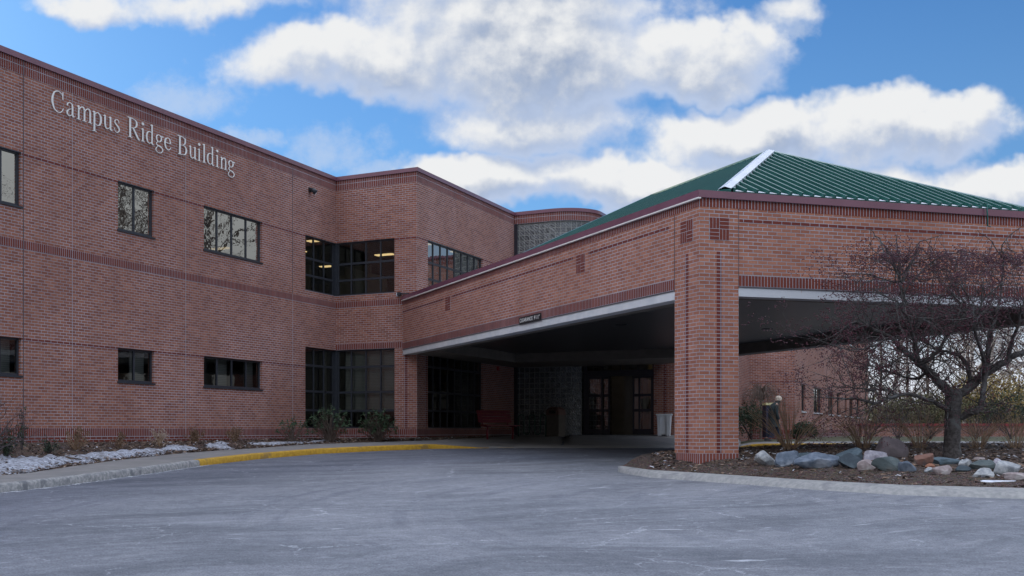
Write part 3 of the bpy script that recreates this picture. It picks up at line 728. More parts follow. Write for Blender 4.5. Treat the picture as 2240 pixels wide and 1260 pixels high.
mb.quad([(-45, 60, -.6), (-12.95, 60, -.6), (-12.95, 60, 8.3), (-45, 60, 8.3)], [(0, 0), (32, 0), (32, 8.9), (0, 8.9)]); mb.quad([(-12.95, 46, 3.2), (-12.95, 60, 3.2), (-12.95, 60, 8.3), (-12.95, 46, 8.3)], [(0, 3), (14, 3), (14, 8.3), (0, 8.3)])
mb.build('wall', M_BRICK, mainb)
# interior slabs, partitions, ceiling lamps
mb = MB()
for z0, z1 in ((-.35, -.1), (2.95, 4.2), (6.75, 7.2)): mb.box((-40, -29, z0), (-19.05, 59, z1)); mb.box((-19.05, 33.05, z0+.002), (-16.05, 41.3, z1-.002))
mb.box((-24.6, -29, -.1), (-24.5, 26, 6.75)); mb.box((-27.5, 26, -.1), (-27.4, 48, 6.75)); mb.box((-24.6, 25.9, -.1), (-19.1, 26.0, 6.75)); mb.box((-19.1, 20.4, -.1), (-24.6, 20.5, 6.75))
mb.box((-27.5, 44, -.1), (-16.05, 44.1, 6.75)); mb.build('interior', M_DARKIN, mainb)
for a_, b_ in [((x-.55, y, 4.2), (x+.55, y+.06, 6.1)) for x, y in ((-22.2, 35.8), (-20.2, 36.8), (-21.6, 38.9))]+[((-23.9, 33.5, 4.2), (-23.8, 35.5, 6.1)), ((-19.08, 34.5, 4.2), (-19.02, 36.9, 5.6))]:
    mb = MB(); mb.box(a_, b_); mb.build('far_window_panel', M_GREYM, mainb)  # grey panels stand in for daylight in windows across the room
k = 0
for (x, y, z, sx, sy) in ((-20.6, 34.6, 6.745, .6, .15), (-17.9, 34.0, 6.745, .6, .15), (-22.6, 36.4, 6.745, .6, .15), (-20., 38.6, 6.745, .6, .15), (-24.6, 34.4, 6.745, .6, .15), (-23.4, 40.2, 6.745, .6, .15),
                      (-17.6, 37.2, 6.745, .5, .12), (-17.2, 39.2, 6.745, .5, .12), (-20.2, 24.2, 6.745, .15, .5), (-21.6, 17.6, 6.745, .15, .5), (-20.4, 31.6, 6.745, .5, .12)):
    mb = MB(); mb.box((x-sx*.62, y-sy, z-.03), (x+sx*.62, y+sy, z)); mb.build('ceiling_lamp', M_LAMP, mainb)
for (x, y) in ((-17.3, 35.4), (-17.3, 37.4), (-18.8, 39.3), (-17.9, 34.2), (-20.5, 34.6)):
    mb = MB(); mb.box((x-.5, y-.1, 2.915), (x+.5, y+.1, 2.945)); mb.build('ceiling_lamp', M_LAMPD, mainb)
for fr, a, b, z0, z1 in ((EW, sE0+.2, eE-.02, .67, 2.66), (LW, WB0+1.6, yC-.1, .67, 2.66), (LW, L1[1]-.62, L1[1]-.05, 1.26, 2.06), (LW, L2[1]-.5, L2[1]-.05, 1.26, 2.06), (LW, L2[0]+1., L2[0]+1.5, 1.26, 2.06), (LW, L0[0], L0[1]-.05, 1.26, 2.06)):
    mb = MB(); mb.fbox(fr, a, b, z0, z1, -.32, -.30); mb.build('blind', M_BLIND, mainb)

# --- entrance wall: sliding doors and brick return
un = NW.su
NE = -8.6; DX0, DX1 = un(1264), un(1430); DT = 3.0
wall(mainb, NW, DX1, NE, -.6, 4.0, [], M_BRICK)
mb = MB(); mb.quad([(NE, 41.9, -.6), (NE, 49.94, -.6), (NE, 49.94, 4.0), (NE, 41.9, 4.0)], [(0, -.6), (8, -.6), (8, 4), (0, 4)]); mb.build('wall', M_BRICK, mainb)
mb = MB(); mb.fbox(NW, un(1455)-.05, un(1455)+.05, .07, 2.6, -.01, .005); mb.fbox(NW, un(1436)-.03, un(1436)+.03, 1.05, 1.17, 0, .03); mb.build('red_course', M_REDC, mainb)
mb = MB(); mb.fbox(NW, -13.4, NE, 3.0, 4.0, -.3, -.02); mb.build('lintel', M_DARKIN, mainb)
door = MB(); zt = 2.05                                   # head of the doors, transom above
u_posts = [1267, 1279, 1320, 1329, 1412, 1420, 1430]
def ub(mb_, ua, ub_, z0, z1, o0=-.10, o1=-.02): mb_.fbox(NW, un(ua), un(ub_), z0, z1, o0, o1)
F_ = 0.
ub(door, 1262, 1266, -.13, 2.95); ub(door, 1276, 1284, -.13, 2.95); ub(door, 1427, 1430.5, -.13, 2.95)
door.fbox(NW, un(1284), un(1427), zt, zt+.22, -.16, .02); door.fbox(NW, un(1266), un(1427), 2.85, 2.95, -.10, -.02)
for u in (1317, 1357, 1395): ub(door, u-1.5, u+1.5, zt+.22, 2.85)
fd = door.build('entrance_door', M_DKFRAME, mainb)
def leaf(ua, ubb, off):
    lf = MB(); a, b = un(ua), un(ubb)
    for (p, q) in ((a, a+.06), (b-.06, b)): lf.fbox(NW, p, q, -.12, zt, off-.05, off)
    for (p, q) in ((-.12, .08), (.72, .82), (1.28, 1.38), (zt-.09, zt)): lf.fbox(NW, a+.06, b-.06, p, q, off-.045, off-.005)
    lf.build('door_leaf', M_DKFRAME, fd)
    gp = MB(); gp.quad([NW.p(a, -.1, off-.03), NW.p(b, -.1, off-.03), NW.p(b, zt, off-.03), NW.p(a, zt, off-.03)]); gp.build('pane', M_GLASS, fd)
leaf(1284, 1318, -.03); leaf(1310, 1332, -.10); leaf(1382, 1404, -.10); leaf(1396, 1427, -.03)
gp = MB(); gp.quad([NW.p(un(1266), zt+.2, -.06), NW.p(un(1427), zt+.2, -.06), NW.p(un(1427), 2.86, -.06), NW.p(un(1266), 2.86, -.06)]); gp.build('pane', M_GLASS, fd)
gp = MB(); gp.quad([NW.p(un(1266), -.1, -.061), NW.p(un(1277), -.1, -.061), NW.p(un(1277), 2.85, -.061), NW.p(un(1266), 2.85, -.061)]); gp.build('pane', M_GLASS, fd)
mb = MB(); mb.box((-14, 44.6, -.14), (-8.7, 44.7, 3.)); mb.box((-12.1, 43.4, -.14), (-11.2, 43.5, 2.9)); mb.box((-14, 41.95, 2.96), (-8.65, 44.6, 3.05)); mb.build('vestibule_wall', noisy('vestibule_plaster', (.42, .38, .33), (.5, .46, .4), 2, .9), mainb)
mb = MB(); mb.box((-14, 41.95, -.25), (-8.65, 44.6, -.138)); mb.build('vestibule_floor', M_DARKIN, mainb)
mb = MB(); mb.box((-10.75, 44.56, .85), (-10.3, 44.6, 1.5)); mb.build('notice_board', M_BLACK, mainb)
mb = MB(); mb.box((-10.71, 44.548, .89), (-10.34, 44.558, 1.46)); mb.build('notice_sheet', M_WHITE, mainb)
mb = MB(); mb.box((-11.5, 43.8, 2.92), (-10.6, 44.0, 2.955)); mb.build('ceiling_lamp', M_LAMPD, mainb)

# ------------------------------------------------------------------ far wing
wing = thing('brick_wing', (-6.8, 50, -.3), 'farther brick wing of the building seen under the canopy, with narrow windows', 'building')
q = QR.su
yE = q(1899)
lowW = [(q(1753), q(1761.5)), (q(1780), q(1797)), (q(1812), q(1823)), (q(1831), q(1837)), (q(1848), q(1852)), (q(1858), q(1866)), (q(1874), q(1880))]
upW = [(a, b) for a, b in lowW]
opsQ = [(a, b, .85, Z_HL[0]) for a, b in lowW] + [(a, b, 5.02, Z_HD-.07) for a, b in upW]
wall(wing, QR, 49.94, yE, -.6, Z_FB, opsQ, M_BRICKC)
bands(wing, QR, 49.94, yE, skip=opsQ)
wall(wing, QL, -12.9, -6.79, -.6, Z_FB, [], M_BRICK)
bands(wing, QL, -12.9, -6.79)
for a, b in lowW:
    f = window(wing, QR, a, b, .85, Z_HL[0], [(a+b)/2] if b-a > .9 else [], [], M_GLASS, sill=False)
    k = MB(); k.fbox(QR, a-.04, b+.04, .79, .848, -.05, .05); k.build('sill', M_WHITE, f)
for a, b in upW:
    f = window(wing, QR, a, b, 5.02, Z_HD-.07, [(a+b)/2] if b-a > .9 else [], [], M_GLASSR, sill=False)
    k = MB(); k.fbox(QR, a-.04, b+.04, 4.96, 5.018, -.05, .05); k.build('sill', M_WHITE, f)
mb = MB(); mb.fbox(QR, 49.9, yE, Z_FB, Z_TOP, -.3, .045); mb.fbox(QL, -12.9, -6.79+.045, Z_FB+.001, Z_TOP-.001, -.2, .045); mb.build('coping', M_FASC, wing)
mb = MB(); mb.box((-12.8, 50.1, 8.1), (-6.9, yE, 8.2)); mb.box((-12.8, 50.3, -.2), (-7.6, yE-.1, 3.0)); mb.box((-12.8, 50.3, 3.1), (-7.6, yE-.1, 8.0)); mb.build('interior', M_DARKIN, wing)
mb = MB(); mb.quad([(-12.9, yE, -.6), (-6.79, yE, -.6), (-6.79, yE, 8.3), (-12.9, yE, 8.3)], [(0, 0), (6, 0), (6, 9), (0, 9)]); mb.build('wall', M_BRICK, wing)

# ------------------------------------------------------------------ canopy
can = thing('entrance_canopy', (Pc.x, Pc.y, -.6), 'brick entrance canopy with green metal hip roof and a corner pillar', 'canopy')
BLn, DLn = 16.8, 10.75; ZB, ZL = 2.45, 2.61; ZS = (2.632, 2.835); ZC = 4.20; ZCT = 4.33; PW = .813
def frp(b, d, z=0.):      # canopy plan coordinates
    q_ = Pc + Vector((-h2, h2))*b + Vector((h2, h2))*d; return Vector((q_.x, q_.y, z))
def soldb(mb, fr, s0, s1, z0, z1, o): mb.fbox(fr, s0, s1, z0, z1, -.02, o); 
def facewall(fr, s0, s1, name='wall'):
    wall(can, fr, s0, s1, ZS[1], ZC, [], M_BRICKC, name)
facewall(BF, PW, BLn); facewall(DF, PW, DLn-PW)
mb = MB()
for fr, a, b in ((BF, PW+.006, BLn), (DF, PW+.006, DLn-PW)):
    band(mb, fr, a, b, *ZS, o=.003, voff=ZS[0])
for fr, a, b in ((BF, 0, BLn), (DF, -.003, DLn)):
    band(mb, fr, a, b, 4.043, 4.1995, o=.0045, voff=4.0)
mb.build('soldier_course', M_SOLD, can)
mb = MB()
for a, b in ((1.02, 4.2), (4.92, 12.35), (13.05, BLn)): mb.fbox(BF, a, b, 3.79, 3.853, -.02, .0035)
mb.fbox(DF, PW+.02, DLn-PW-.05, 3.79, 3.853, -.02, .0035); mb.build('red_course', M_REDC, can)
def motif(fr, c, z1):
    mb = MB(); w_ = .4; m_ = .0677
    for (qx, qz, vert) in ((0, 1, 1), (1, 1, 0), (0, 0, 0), (1, 0, 1)):
        s0, z0 = c-w_/2+qx*.2032, z1-w_+qz*.2032-.003
        for k in range(3):
            if vert: mb.fbox(fr, s0+k*m_+.005, s0+(k+1)*m_-.005, z0+.005, z0+.198, -.02, .0065)
            else: mb.fbox(fr, s0+.005, s0+.198, z0+k*m_+.005, z0+(k+1)*m_-.005, -.02, .0065)
    mb.fbox(fr, c-w_/2, c-w_/2+.4064, z1-w_-.003, z1+.003, -.02, .0045, 1)
    mb.build('basketweave_panel', [M_RED1, M_JOINTL], can)
for fr, c in ((BF, PW/2), (DF, PW/2), (BF, 4.56), (BF, 12.7)): motif(fr, c, 3.857)
# corner pillars
def pillar(b0, d0, near=False):
    mb = MB(); z0 = -.40; c = [(0, 0), (PW, 0), (PW, PW), (0, PW)]
    P4 = [frp(b0+x, d0+y) for x, y in c]
    for k in range(4):
        a, b = P4[k], P4[(k+1) % 4]
        uv = (-PW, 0) if k == 3 else (k*PW, (k+1)*PW)
        for (za, zb) in ((z0, ZC),):
            mb.quad([(a.x, a.y, za), (b.x, b.y, za), (b.x, b.y, zb), (a.x, a.y, zb)], [(uv[0], za), (uv[1], za), (uv[1], zb), (uv[0], zb)])
    pl = mb.build('pillar', M_BRICKC, can)
    sb = MB(); e = 0.004
    s0 = .06 if near else 0.
    Q4 = [frp(b0+x, d0+y, 0) for x, y in ((0-e, 0-e), (PW-s0, 0-e), (PW-s0, PW+e), (0-e, PW+e))]
    for k in range(4):
        a, b = Q4[k], Q4[(k+1) % 4]; sb.quad([(a.x, a.y, -.95), (b.x, b.y, -.95), (b.x, b.y, z0), (a.x, a.y, z0)], [(k*PW, -.55), ((k+1)*PW, -.55), ((k+1)*PW, 0), (k*PW, 0)])
    sb.quad([(p.x, p.y, z0) for p in Q4])
    mats_ = brickmat('pillar_base_brick', (.22, .06, .042), (.27, .08, .055), MORT, bw=.06773, rh=.6, soldier=True, dark=(.2, .05, .04), eff=1.5)
    sb.build('pillar_base', mats_, pl)
    return pl
pl = pillar(0, 0, True); pillar(0, DLn-PW)
mb = MB(); mst = bpy.data.materials['brick_stack']
for fr in (BF, DF): mb.fbox(fr, PW/2-.05, PW/2+.05, -.395, 3.25, -.01, .005)
mb.build('red_course', mst, can)
mb = MB(); mb.fbox(BF, PW-.004, PW+.006, ZS[0], 4.04, 0, .0062); mb.fbox(DF, PW-.003, PW+.003, ZS[0], 4.04, 0, .0062); mb.build('control_joint', M_JOINT, can)
# pale lintel beams
mb = MB(); mb.fbox(BF, PW, BLn-.02, ZB, ZL, -.30, -.004); mb.build('lintel_beam', M_CONC, can)
def rustmat():
    m, t, b = mat('rust_stained_lintel', (.62, .64, .66), .8); g = t.n('ShaderNodeNewGeometry').outputs['Position']
    s = t.v('DOT_PRODUCT', g, (h2, h2, 0)); sz = t.n('ShaderNodeSeparateXYZ'); t.put(sz.inputs[0], g)
    col = t.n('ShaderNodeValToRGB'); nz = t.noise(t.comb(s, 0, t.m('MULTIPLY', sz.outputs[2], .25)), 5.5, 3, .6)
    f = t.m('MULTIPLY', t.rng(nz, .62, .72), t.rng(sz.outputs[2], ZB, ZL+.1, .25, 1.))
    t.put(b.inputs['Base Color'], t.mix(f, (.60, .63, .66), (.42, .22, .10))); return m
mb = MB(); mb.fbox(DF, PW, DLn-PW, ZB, ZL, -.30, -.004); mb.build('lintel_beam', rustmat(), can)
mb = MB()
for fr, a, b in ((BF, PW, BLn-.02), (DF, PW, DLn-PW)): mb.fbox(fr, a, b, ZL+.001, ZS[0]-.001, -.2, .012)
mb.build('lintel_angle', M_JOINT, can)
# fascia with drip edge, coloured bright as if sunlit
mb = MB(); mb.fbox(BF, -.05, BLn-.03, ZC, ZCT, -.22, .05); mb.fbox(DF, -.05+.27, DLn+.05, ZC, ZCT-.0015, -.22, .05); mb.fbox(Fr(frp(0, DLn).xy, (-h2, h2), (h2, h2)), .0, BLn, ZC+.001, ZCT-.003, -.22, .05); mb.build('fascia', M_FASC, can)
mb = MB(); mb.fbox(BF, -.055, BLn-.05, ZC-.028, ZC-.002, .0, .066); mb.build('drip_edge', noisy('sunlit_edge_tint', (.8, .8, .76), (.9, .88, .84), 3, .3), can)
# right side face
RF = Fr(frp(0, DLn).xy, (-h2, h2), (h2, h2))
wall(can, RF, 0, BLn-2.3, ZS[0], ZC, [], M_BRICKC)
# beams' inner faces and ceiling (raised panel with a lower rim)
def cpoly(pts, z): return [(p[0], p[1], z) for p in pts]
rim_o = [frp(.02, .02), frp(BLn, .02), Vector((-15.86, 32.83, 0)), Vector((-15.86, 41.47, 0)), Vector((-14.4, 41.5, 0)), Vector((-13.3, 41.92, 0)), Vector((-10.25, 41.92, 0)), frp(.02, DLn-.02)]
# inner outline of the raised ceiling
tI = .55
def on_line(b=None, d=None, x=None, y=None):   # helpers to meet a canopy line with a building-parallel line
    if x is not None:   # d fixed or b fixed
        if d is not None: bb = (Pc.x + h2*d - x)/h2; return frp(bb, d)
        dd = (x - Pc.x + h2*b)/h2; return frp(b, dd)
    if d is not None: bb = (y - Pc.y - h2*d)/h2; return frp(bb, d)
in_ = [frp(.45, tI), on_line(d=tI, x=-14.6), Vector((-14.6, 38.35, 0)), on_line(d=DLn-.55, y=38.35), frp(.45, DLn-.55)]
mb = MB(); zr0, zr1 = ZB-.001, 2.76
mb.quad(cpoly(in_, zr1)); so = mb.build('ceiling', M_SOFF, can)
mb = MB()
for k in range(len(in_)): a, b = in_[k], in_[(k+1) % len(in_)]; mb.quad([(a.x, a.y, zr0), (b.x, b.y, zr0), (b.x, b.y, zr1+.02), (a.x, a.y, zr1+.02)])
# rim soffit pieces
def poly(*pp): mb.quad([(p.x, p.y, zr0+.002) for p in pp])
poly(frp(.28, .0+.29), on_line(d=.29, x=-15.0), in_[1], in_[0])
poly(frp(.05, .0), frp(BLn, .0), on_line(d=.29, x=-15.0), frp(.28, .29)) if False else None
poly(on_line(d=.02, x=-16.3), Vector((-15.86, 32.81, 0)), Vector((-15.86, 38.35, 0)), in_[2], in_[1], on_line(d=.29, x=-15.2))
poly(Vector((-15.86, 38.35, 0)), Vector((-15.86, 41.5, 0)), Vector((-13.3, 42., 0)), Vector((-9.9, 41.92, 0)), on_line(d=DLn, y=41.9), on_line(d=DLn, y=38.35), in_[3], in_[2])
poly(frp(.0, DLn), on_line(d=DLn, y=38.35), in_[3], in_[4])
poly(frp(.29, .29), in_[0], in_[4], frp(.29, DLn))
mb.quad([frp(0, DLn, ZB), on_line(d=DLn, y=41.9)+Vector((0, 0, ZB)), on_line(d=DLn, y=41.9)+Vector((0, 0, ZS[0])), frp(0, DLn, ZS[0])])
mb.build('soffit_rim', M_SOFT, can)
for b_, d_ in ((4, 3.2), (4, 7.6), (8.5, 3.2), (8.5, 7.6)):
    p = frp(b_, d_); mb = MB(); mb.tube([(p.x, p.y, zr1-.012), (p.x, p.y, zr1+.01)], .16, 20); mb.build('downlight', M_BLACK, can)
# flat roof behind the parapet + green curb + hip roof
mb = MB(); mb.quad([frp(.1, .1, 4.24), frp(BLn-.6, .1, 4.24), Vector((-15.8, 33, 4.24)), Vector((-15.8, 41.4, 4.24)), Vector((-8.6, 41.9, 4.24)), on_line(d=DLn-.1, y=41.8)+Vector((0, 0, 4.24)), frp(.1, DLn-.1, 4.24)]); mb.build('flat_roof', M_FLAT, can)
IN = 1.6; EZ, RZ = 4.74, 6.62; hw = DLn/2; b1, b2 = hw, 10.6; be = b2+hw-IN
c00, c10, c11, c01 = frp(IN, IN, EZ), frp(be, IN, EZ), frp(be, DLn-IN, EZ), frp(IN, DLn-IN, EZ); r0, r1 = frp(b1, hw, RZ), frp(b2, hw, RZ)
mb = MB(); mb.quad([c00, c10, r1, r0]); mb.quad([c01, c00, r0]); mb.quad([c11, c01, r0, r1]); mb.quad([c10, c11, r1])
for a, b in ((c00, c10), (c10, c11), (c11, c01), (c01, c00)): mb.quad([(a.x, a.y, 4.2), (b.x, b.y, 4.2), (b.x, b.y, EZ), (a.x, a.y, EZ)])
roof = mb.build('roof', M_ROOFG, can)
# standing seams: run up the slope on each visible plane
slope = (RZ-EZ)/(hw-IN); sp = .262
def seam(mb, a, b, wd, ht):
    d = (b-a).normalized(); n = Vector((0, 0, 1)); s_ = d.cross(n).normalized()*wd/2; n2 = s_.cross(d).normalized()*ht
    if n2.z < 0: n2 = -n2
    mb.hexa([a-s_, a+s_, b+s_, b-s_, a-s_+n2, a+s_+n2, b+s_+n2, b-s_+n2])
mb = MB(); k = IN+.13
while k < be-.05:
    L = min(k-IN, be-k, hw-IN)
    if L > .12: seam(mb, frp(k, IN-.02, EZ-.01), frp(k, IN+L, EZ+slope*L), .04, .055)
    if L > .12: seam(mb, frp(k, DLn-IN+.02, EZ-.01), frp(k, DLn-IN-L, EZ+slope*L), .04, .055)
    k += sp
mb.build('roof_seam', M_ROOFD, roof)
mb = MB(); k = IN+.2; ends = []
while k < DLn-IN-.05:
    L = min(k-IN, DLn-IN-k)
    if L > .1: seam(mb, frp(IN-.03, k, EZ-.012), frp(IN+L, k, EZ+slope*L), .05, .07); ends.append(k)
    k += sp
mb.build('roof_seam', M_ROOFD, roof)
mb = MB()    # white wedges in the pans, standing in for sky reflections at the eave
for i, k in enumerate(ends[:-1]):
    a = .07+.05*rnd.random(); mb.quad([frp(IN-.01, k+.035, EZ+.006), frp(IN-.01, k+sp-.035, EZ+.006), frp(IN+a*.6, k+sp-.035, EZ+.006+slope*a*.6), frp(IN+a*1.7, k+.035, EZ+.006+slope*a*1.7)])
    if i < 9:
        L = k-IN; mb.quad([frp(IN+L*1.0-.1, k+.04, EZ+.007+slope*(L-.1)), frp(IN+L-.02, k+.11, EZ+.007+slope*(L-.02)), frp(IN+L+.12, k+.16, EZ+.007+slope*(L+.12)), frp(IN+L+.02, k+.04, EZ+.007+slope*(L+.02))])
mb.build('snow', M_SNOW, roof)['kind'] = 'stuff'
def cap(mb, a, b, wd, ht):
    d = (b-a).normalized(); s_ = d.cross(Vector((0, 0, 1))).normalized()*wd; dn = Vector((0, 0, -ht)); u_ = Vector((0, 0, .085))
    for sg in (1, -1):
        mb.quad([a+u_, b+u_, b+u_+s_*sg+dn, a+u_+s_*sg+dn]); mb.quad([a+u_+s_*sg+dn, b+u_+s_*sg+dn, b+s_*sg+dn-Vector((0, 0, .05)), a+s_*sg+dn-Vector((0, 0, .05))])
mb = MB(); cap(mb, c00, r0+Vector((0, 0, .01)), .13, .05); mb.build('hip_cap', noisy('sky_sheen_metal', (.50, .56, .62), (.62, .68, .74), 2., .35), roof)  # pale colour stands in for sky reflected in the cap
mb = MB(); seam(mb, c00+Vector((0, -.02, -.12)), c00+Vector((0, .25, -.02)), .26, .13); mb.build('hip_end', M_ROOFG, roof)
mb = MB(); cap(mb, r0, r1, .1, .04); cap(mb, c01, r0, .1, .04); cap(mb, c10, r1, .06, .03); mb.build('ridge_cap', M_ROOFG, roof)
# gutter outlet hook on the right fascia
hs_ = DF.su(2150); mb = MB(); mb.tube([DF.p(hs_-.12, 4.42, .0), DF.p(hs_, 4.44, .09), DF.p(hs_+.01, 4.2, .10), DF.p(hs_+.02, 3.99, .09), DF.p(hs_+.09, 3.98, .09)], .014, 8)
mb.build('downspout', M_ROOFG, can, True)
# small lamp at the wall end of the fascia
sg = thing('clearance_sign', BF.p(BF.su(1162), 2.66, .03), 'small black clearance sign with white letters on the canopy edge', 'sign')
a, b = BF.su(1185), BF.su(1138)
mb = MB(); mb.fbox(BF, a, b, 2.60, 2.775, .013, .032); mb.build('panel', M_BLACK, sg)
cu = bpy.data.curves.new('txt', 'FONT'); cu.body = 'CLEARANCE  9\'-11"'; cu.align_x = 'CENTER'; cu.align_y = 'CENTER'; cu.size = .13; cu.extrude = .001
to = bpy.data.objects.new('txt', cu); COL.objects.link(to); bpy.context.view_layer.update()
me = bpy.data.meshes.new_from_object(to.evaluated_get(bpy.context.evaluated_depsgraph_get())); COL.objects.unlink(to); bpy.data.objects.remove(to)
xsp = max(v.co.x for v in me.vertices)-min(v.co.x for v in me.vertices); k = (abs(b-a)*.92)/xsp; cmid = (a+b)/2
for v in me.vertices:
    q_ = BF.p(cmid - v.co.x*k, 2.688+v.co.y*1.0, .034+v.co.z); v.co = q_
me.materials.clear(); me.materials.append(M_LETTER); lo = bpy.data.objects.new('lettering', me); COL.objects.link(lo); lo.parent = sg; lo.matrix_parent_inverse = Matrix.Translation(-sg.location)
# ------------------------------------------------------------------ lettering on the left wall
CAPH, XH = .50, .335
def catm(pts, n=7):
    P_ = [pts[0]]+pts+[pts[-1]]; out_ = []
    for i in range(1, len(P_)-2):
        for k in range(n):
            t = k/n; out_.append(tuple(.5*((2*P_[i][q])+(-P_[i-1][q]+P_[i+1][q])*t+(2*P_[i-1][q]-5*P_[i][q]+4*P_[i+1][q]-P_[i+2][q])*t*t+(-P_[i-1][q]+3*P_[i][q]-3*P_[i+1][q]+P_[i+2][q])*t**3) for q in range(3)))
    out_.append(pts[-1]); return out_
def stem(x, h0, h1, foot=True, flag=True, w=.12):
    w *= .64
    r = [('b', x-w/2, x+w/2, h0, h1)]
    if foot: r.append(('b', x-w/2-.07, x+w/2+.07, h0, h0+.026))
    if flag: r.append(('f', x-w/2-.08, x+.0, h1-.10, h1))
    return r
XN = .67
G = {
 'C': [('s', [(.63, .70, .03), (.58, .88, .06), (.40, .985, .05), (.18, .88, .10), (.075, .5, .15), (.18, .12, .10), (.40, .01, .05), (.56, .09, .055), (.65, .27, .03)]), ('b', .60, .635, .66, 1.0)],
 'a': [('s', [(.08, .47, .10), (.11, .60, .07), (.22, .65, .05), (.31, .58, .09), (.33, .44, .12), (.33, .12, .12), (.37, .03, .07), (.44, .07, .03)]), ('s', [(.33, .41, .03), (.18, .33, .05), (.07, .19, .12), (.11, .05, .09), (.2, .03, .06), (.33, .14, .04)])],
 'm': stem(.13, 0, XN)+stem(.45, 0, .5, flag=False)+stem(.77, 0, .5, flag=False)+[('s', [(.15, .48, .03), (.26, .62, .07), (.38, .64, .10), (.45, .5, .12)]), ('s', [(.47, .48, .03), (.58, .62, .07), (.70, .64, .10), (.77, .5, .12)])],
 'n': stem(.13, 0, XN)+stem(.43, 0, .5, flag=False)+[('s', [(.15, .48, .03), (.25, .62, .07), (.36, .64, .10), (.43, .5, .12)])],
 'u': stem(.13, .2, XN, foot=False)+stem(.43, .02, XN, foot=False)+[('s', [(.13, .22, .12), (.17, .06, .10), (.27, .03, .06), (.42, .16, .03)]), ('b', .43, .52, 0, .04)],
 'p': stem(.13, -.30, XN)+[('s', [(.15, .52, .03), (.28, .645, .06), (.42, .55, .11), (.465, .33, .14), (.41, .10, .10), (.28, .02, .05), (.16, .08, .03)])],
 'd': stem(.42, .02, 1.03, foot=False)+[('s', [(.40, .56, .03), (.28, .645, .06), (.13, .54, .11), (.085, .33, .14), (.13, .11, .11), (.26, .03, .06), (.41, .14, .03)]), ('b', .42, .52, 0, .04)],
 's': [('s', [(.33, .52, .03), (.29, .61, .05), (.19, .65, .05), (.09, .57, .08), (.09, .46, .10), (.2, .36, .13), (.31, .26, .12), (.34, .14, .09), (.25, .03, .06), (.14, .02, .05), (.06, .10, .04), (.045, .2, .03)])],
 'i': stem(.13, 0, XN)+[('d', .125, .90, .075)],
 'l': stem(.13, 0, 1.03),
 'e': [('s', [(.09, .385, .045), (.25, .385, .045), (.405, .385, .05)]), ('s', [(.415, .39, .08), (.36, .58, .08), (.25, .65, .05), (.12, .55, .11), (.075, .34, .14), (.12, .12, .11), (.25, .02, .08), (.36, .07, .06), (.43, .18, .03)])],
 'g': [('s', [(.21, .645, .06), (.34, .56, .10), (.34, .37, .10), (.21, .27, .05), (.09, .36, .10), (.09, .55, .10), (.21, .645, .06)]), ('s', [(.14, .27, .03), (.07, .17, .06), (.12, .08, .09), (.28, .05, .11), (.41, -.03, .10), (.43, -.15, .08), (.34, -.26, .06), (.18, -.29, .05), (.05, -.22, .06), (.05, -.10, .06), (.14, .03, .03)]), ('b', .33, .47, .56, .62)],
 'R': stem(.17, 0, 1., flag=False, w=.14)+[('b', .03, .30, .96, 1.0), ('s', [(.22, .98, .035), (.38, .965, .05), (.51, .87, .11), (.52, .68, .12), (.41, .55, .05), (.22, .51, .035)]), ('s', [(.32, .52, .12), (.47, .28, .14), (.62, .04, .13), (.70, .015, .04)])],
 'B': stem(.17, 0, 1., flag=False, w=.14)+[('b', .03, .30, .96, 1.0), ('s', [(.22, .98, .035), (.36, .965, .05), (.48, .88, .11), (.48, .70, .11), (.38, .56, .05), (.22, .52, .035)]), ('s', [(.36, .55, .04), (.50, .47, .10), (.555, .29, .14), (.49, .10, .10), (.36, .03, .05), (.22, .02, .04)])],
}
words = [('C', 330, 410), ('a', 428, 484), ('m', 495, 596), ('p', 597, 660), ('u', 668, 728), ('s', 742, 779), ('R', 830, 910), ('i', 918, 942), ('d', 951, 1001), ('g', 1014, 1064), ('e', 1071, 1115),
         ('B', 1158, 1220), ('u', 1231, 1281), ('i', 1289, 1311), ('l', 1321, 1344), ('d', 1351, 1397), ('i', 1408, 1429), ('n', 1437, 1483), ('g', 1490, 1533)]
sign = thing('wall_lettering', LW.p(su(310), 7.4, 0), 'white serif letters reading Campus Ridge Building on the brick wall', 'sign')
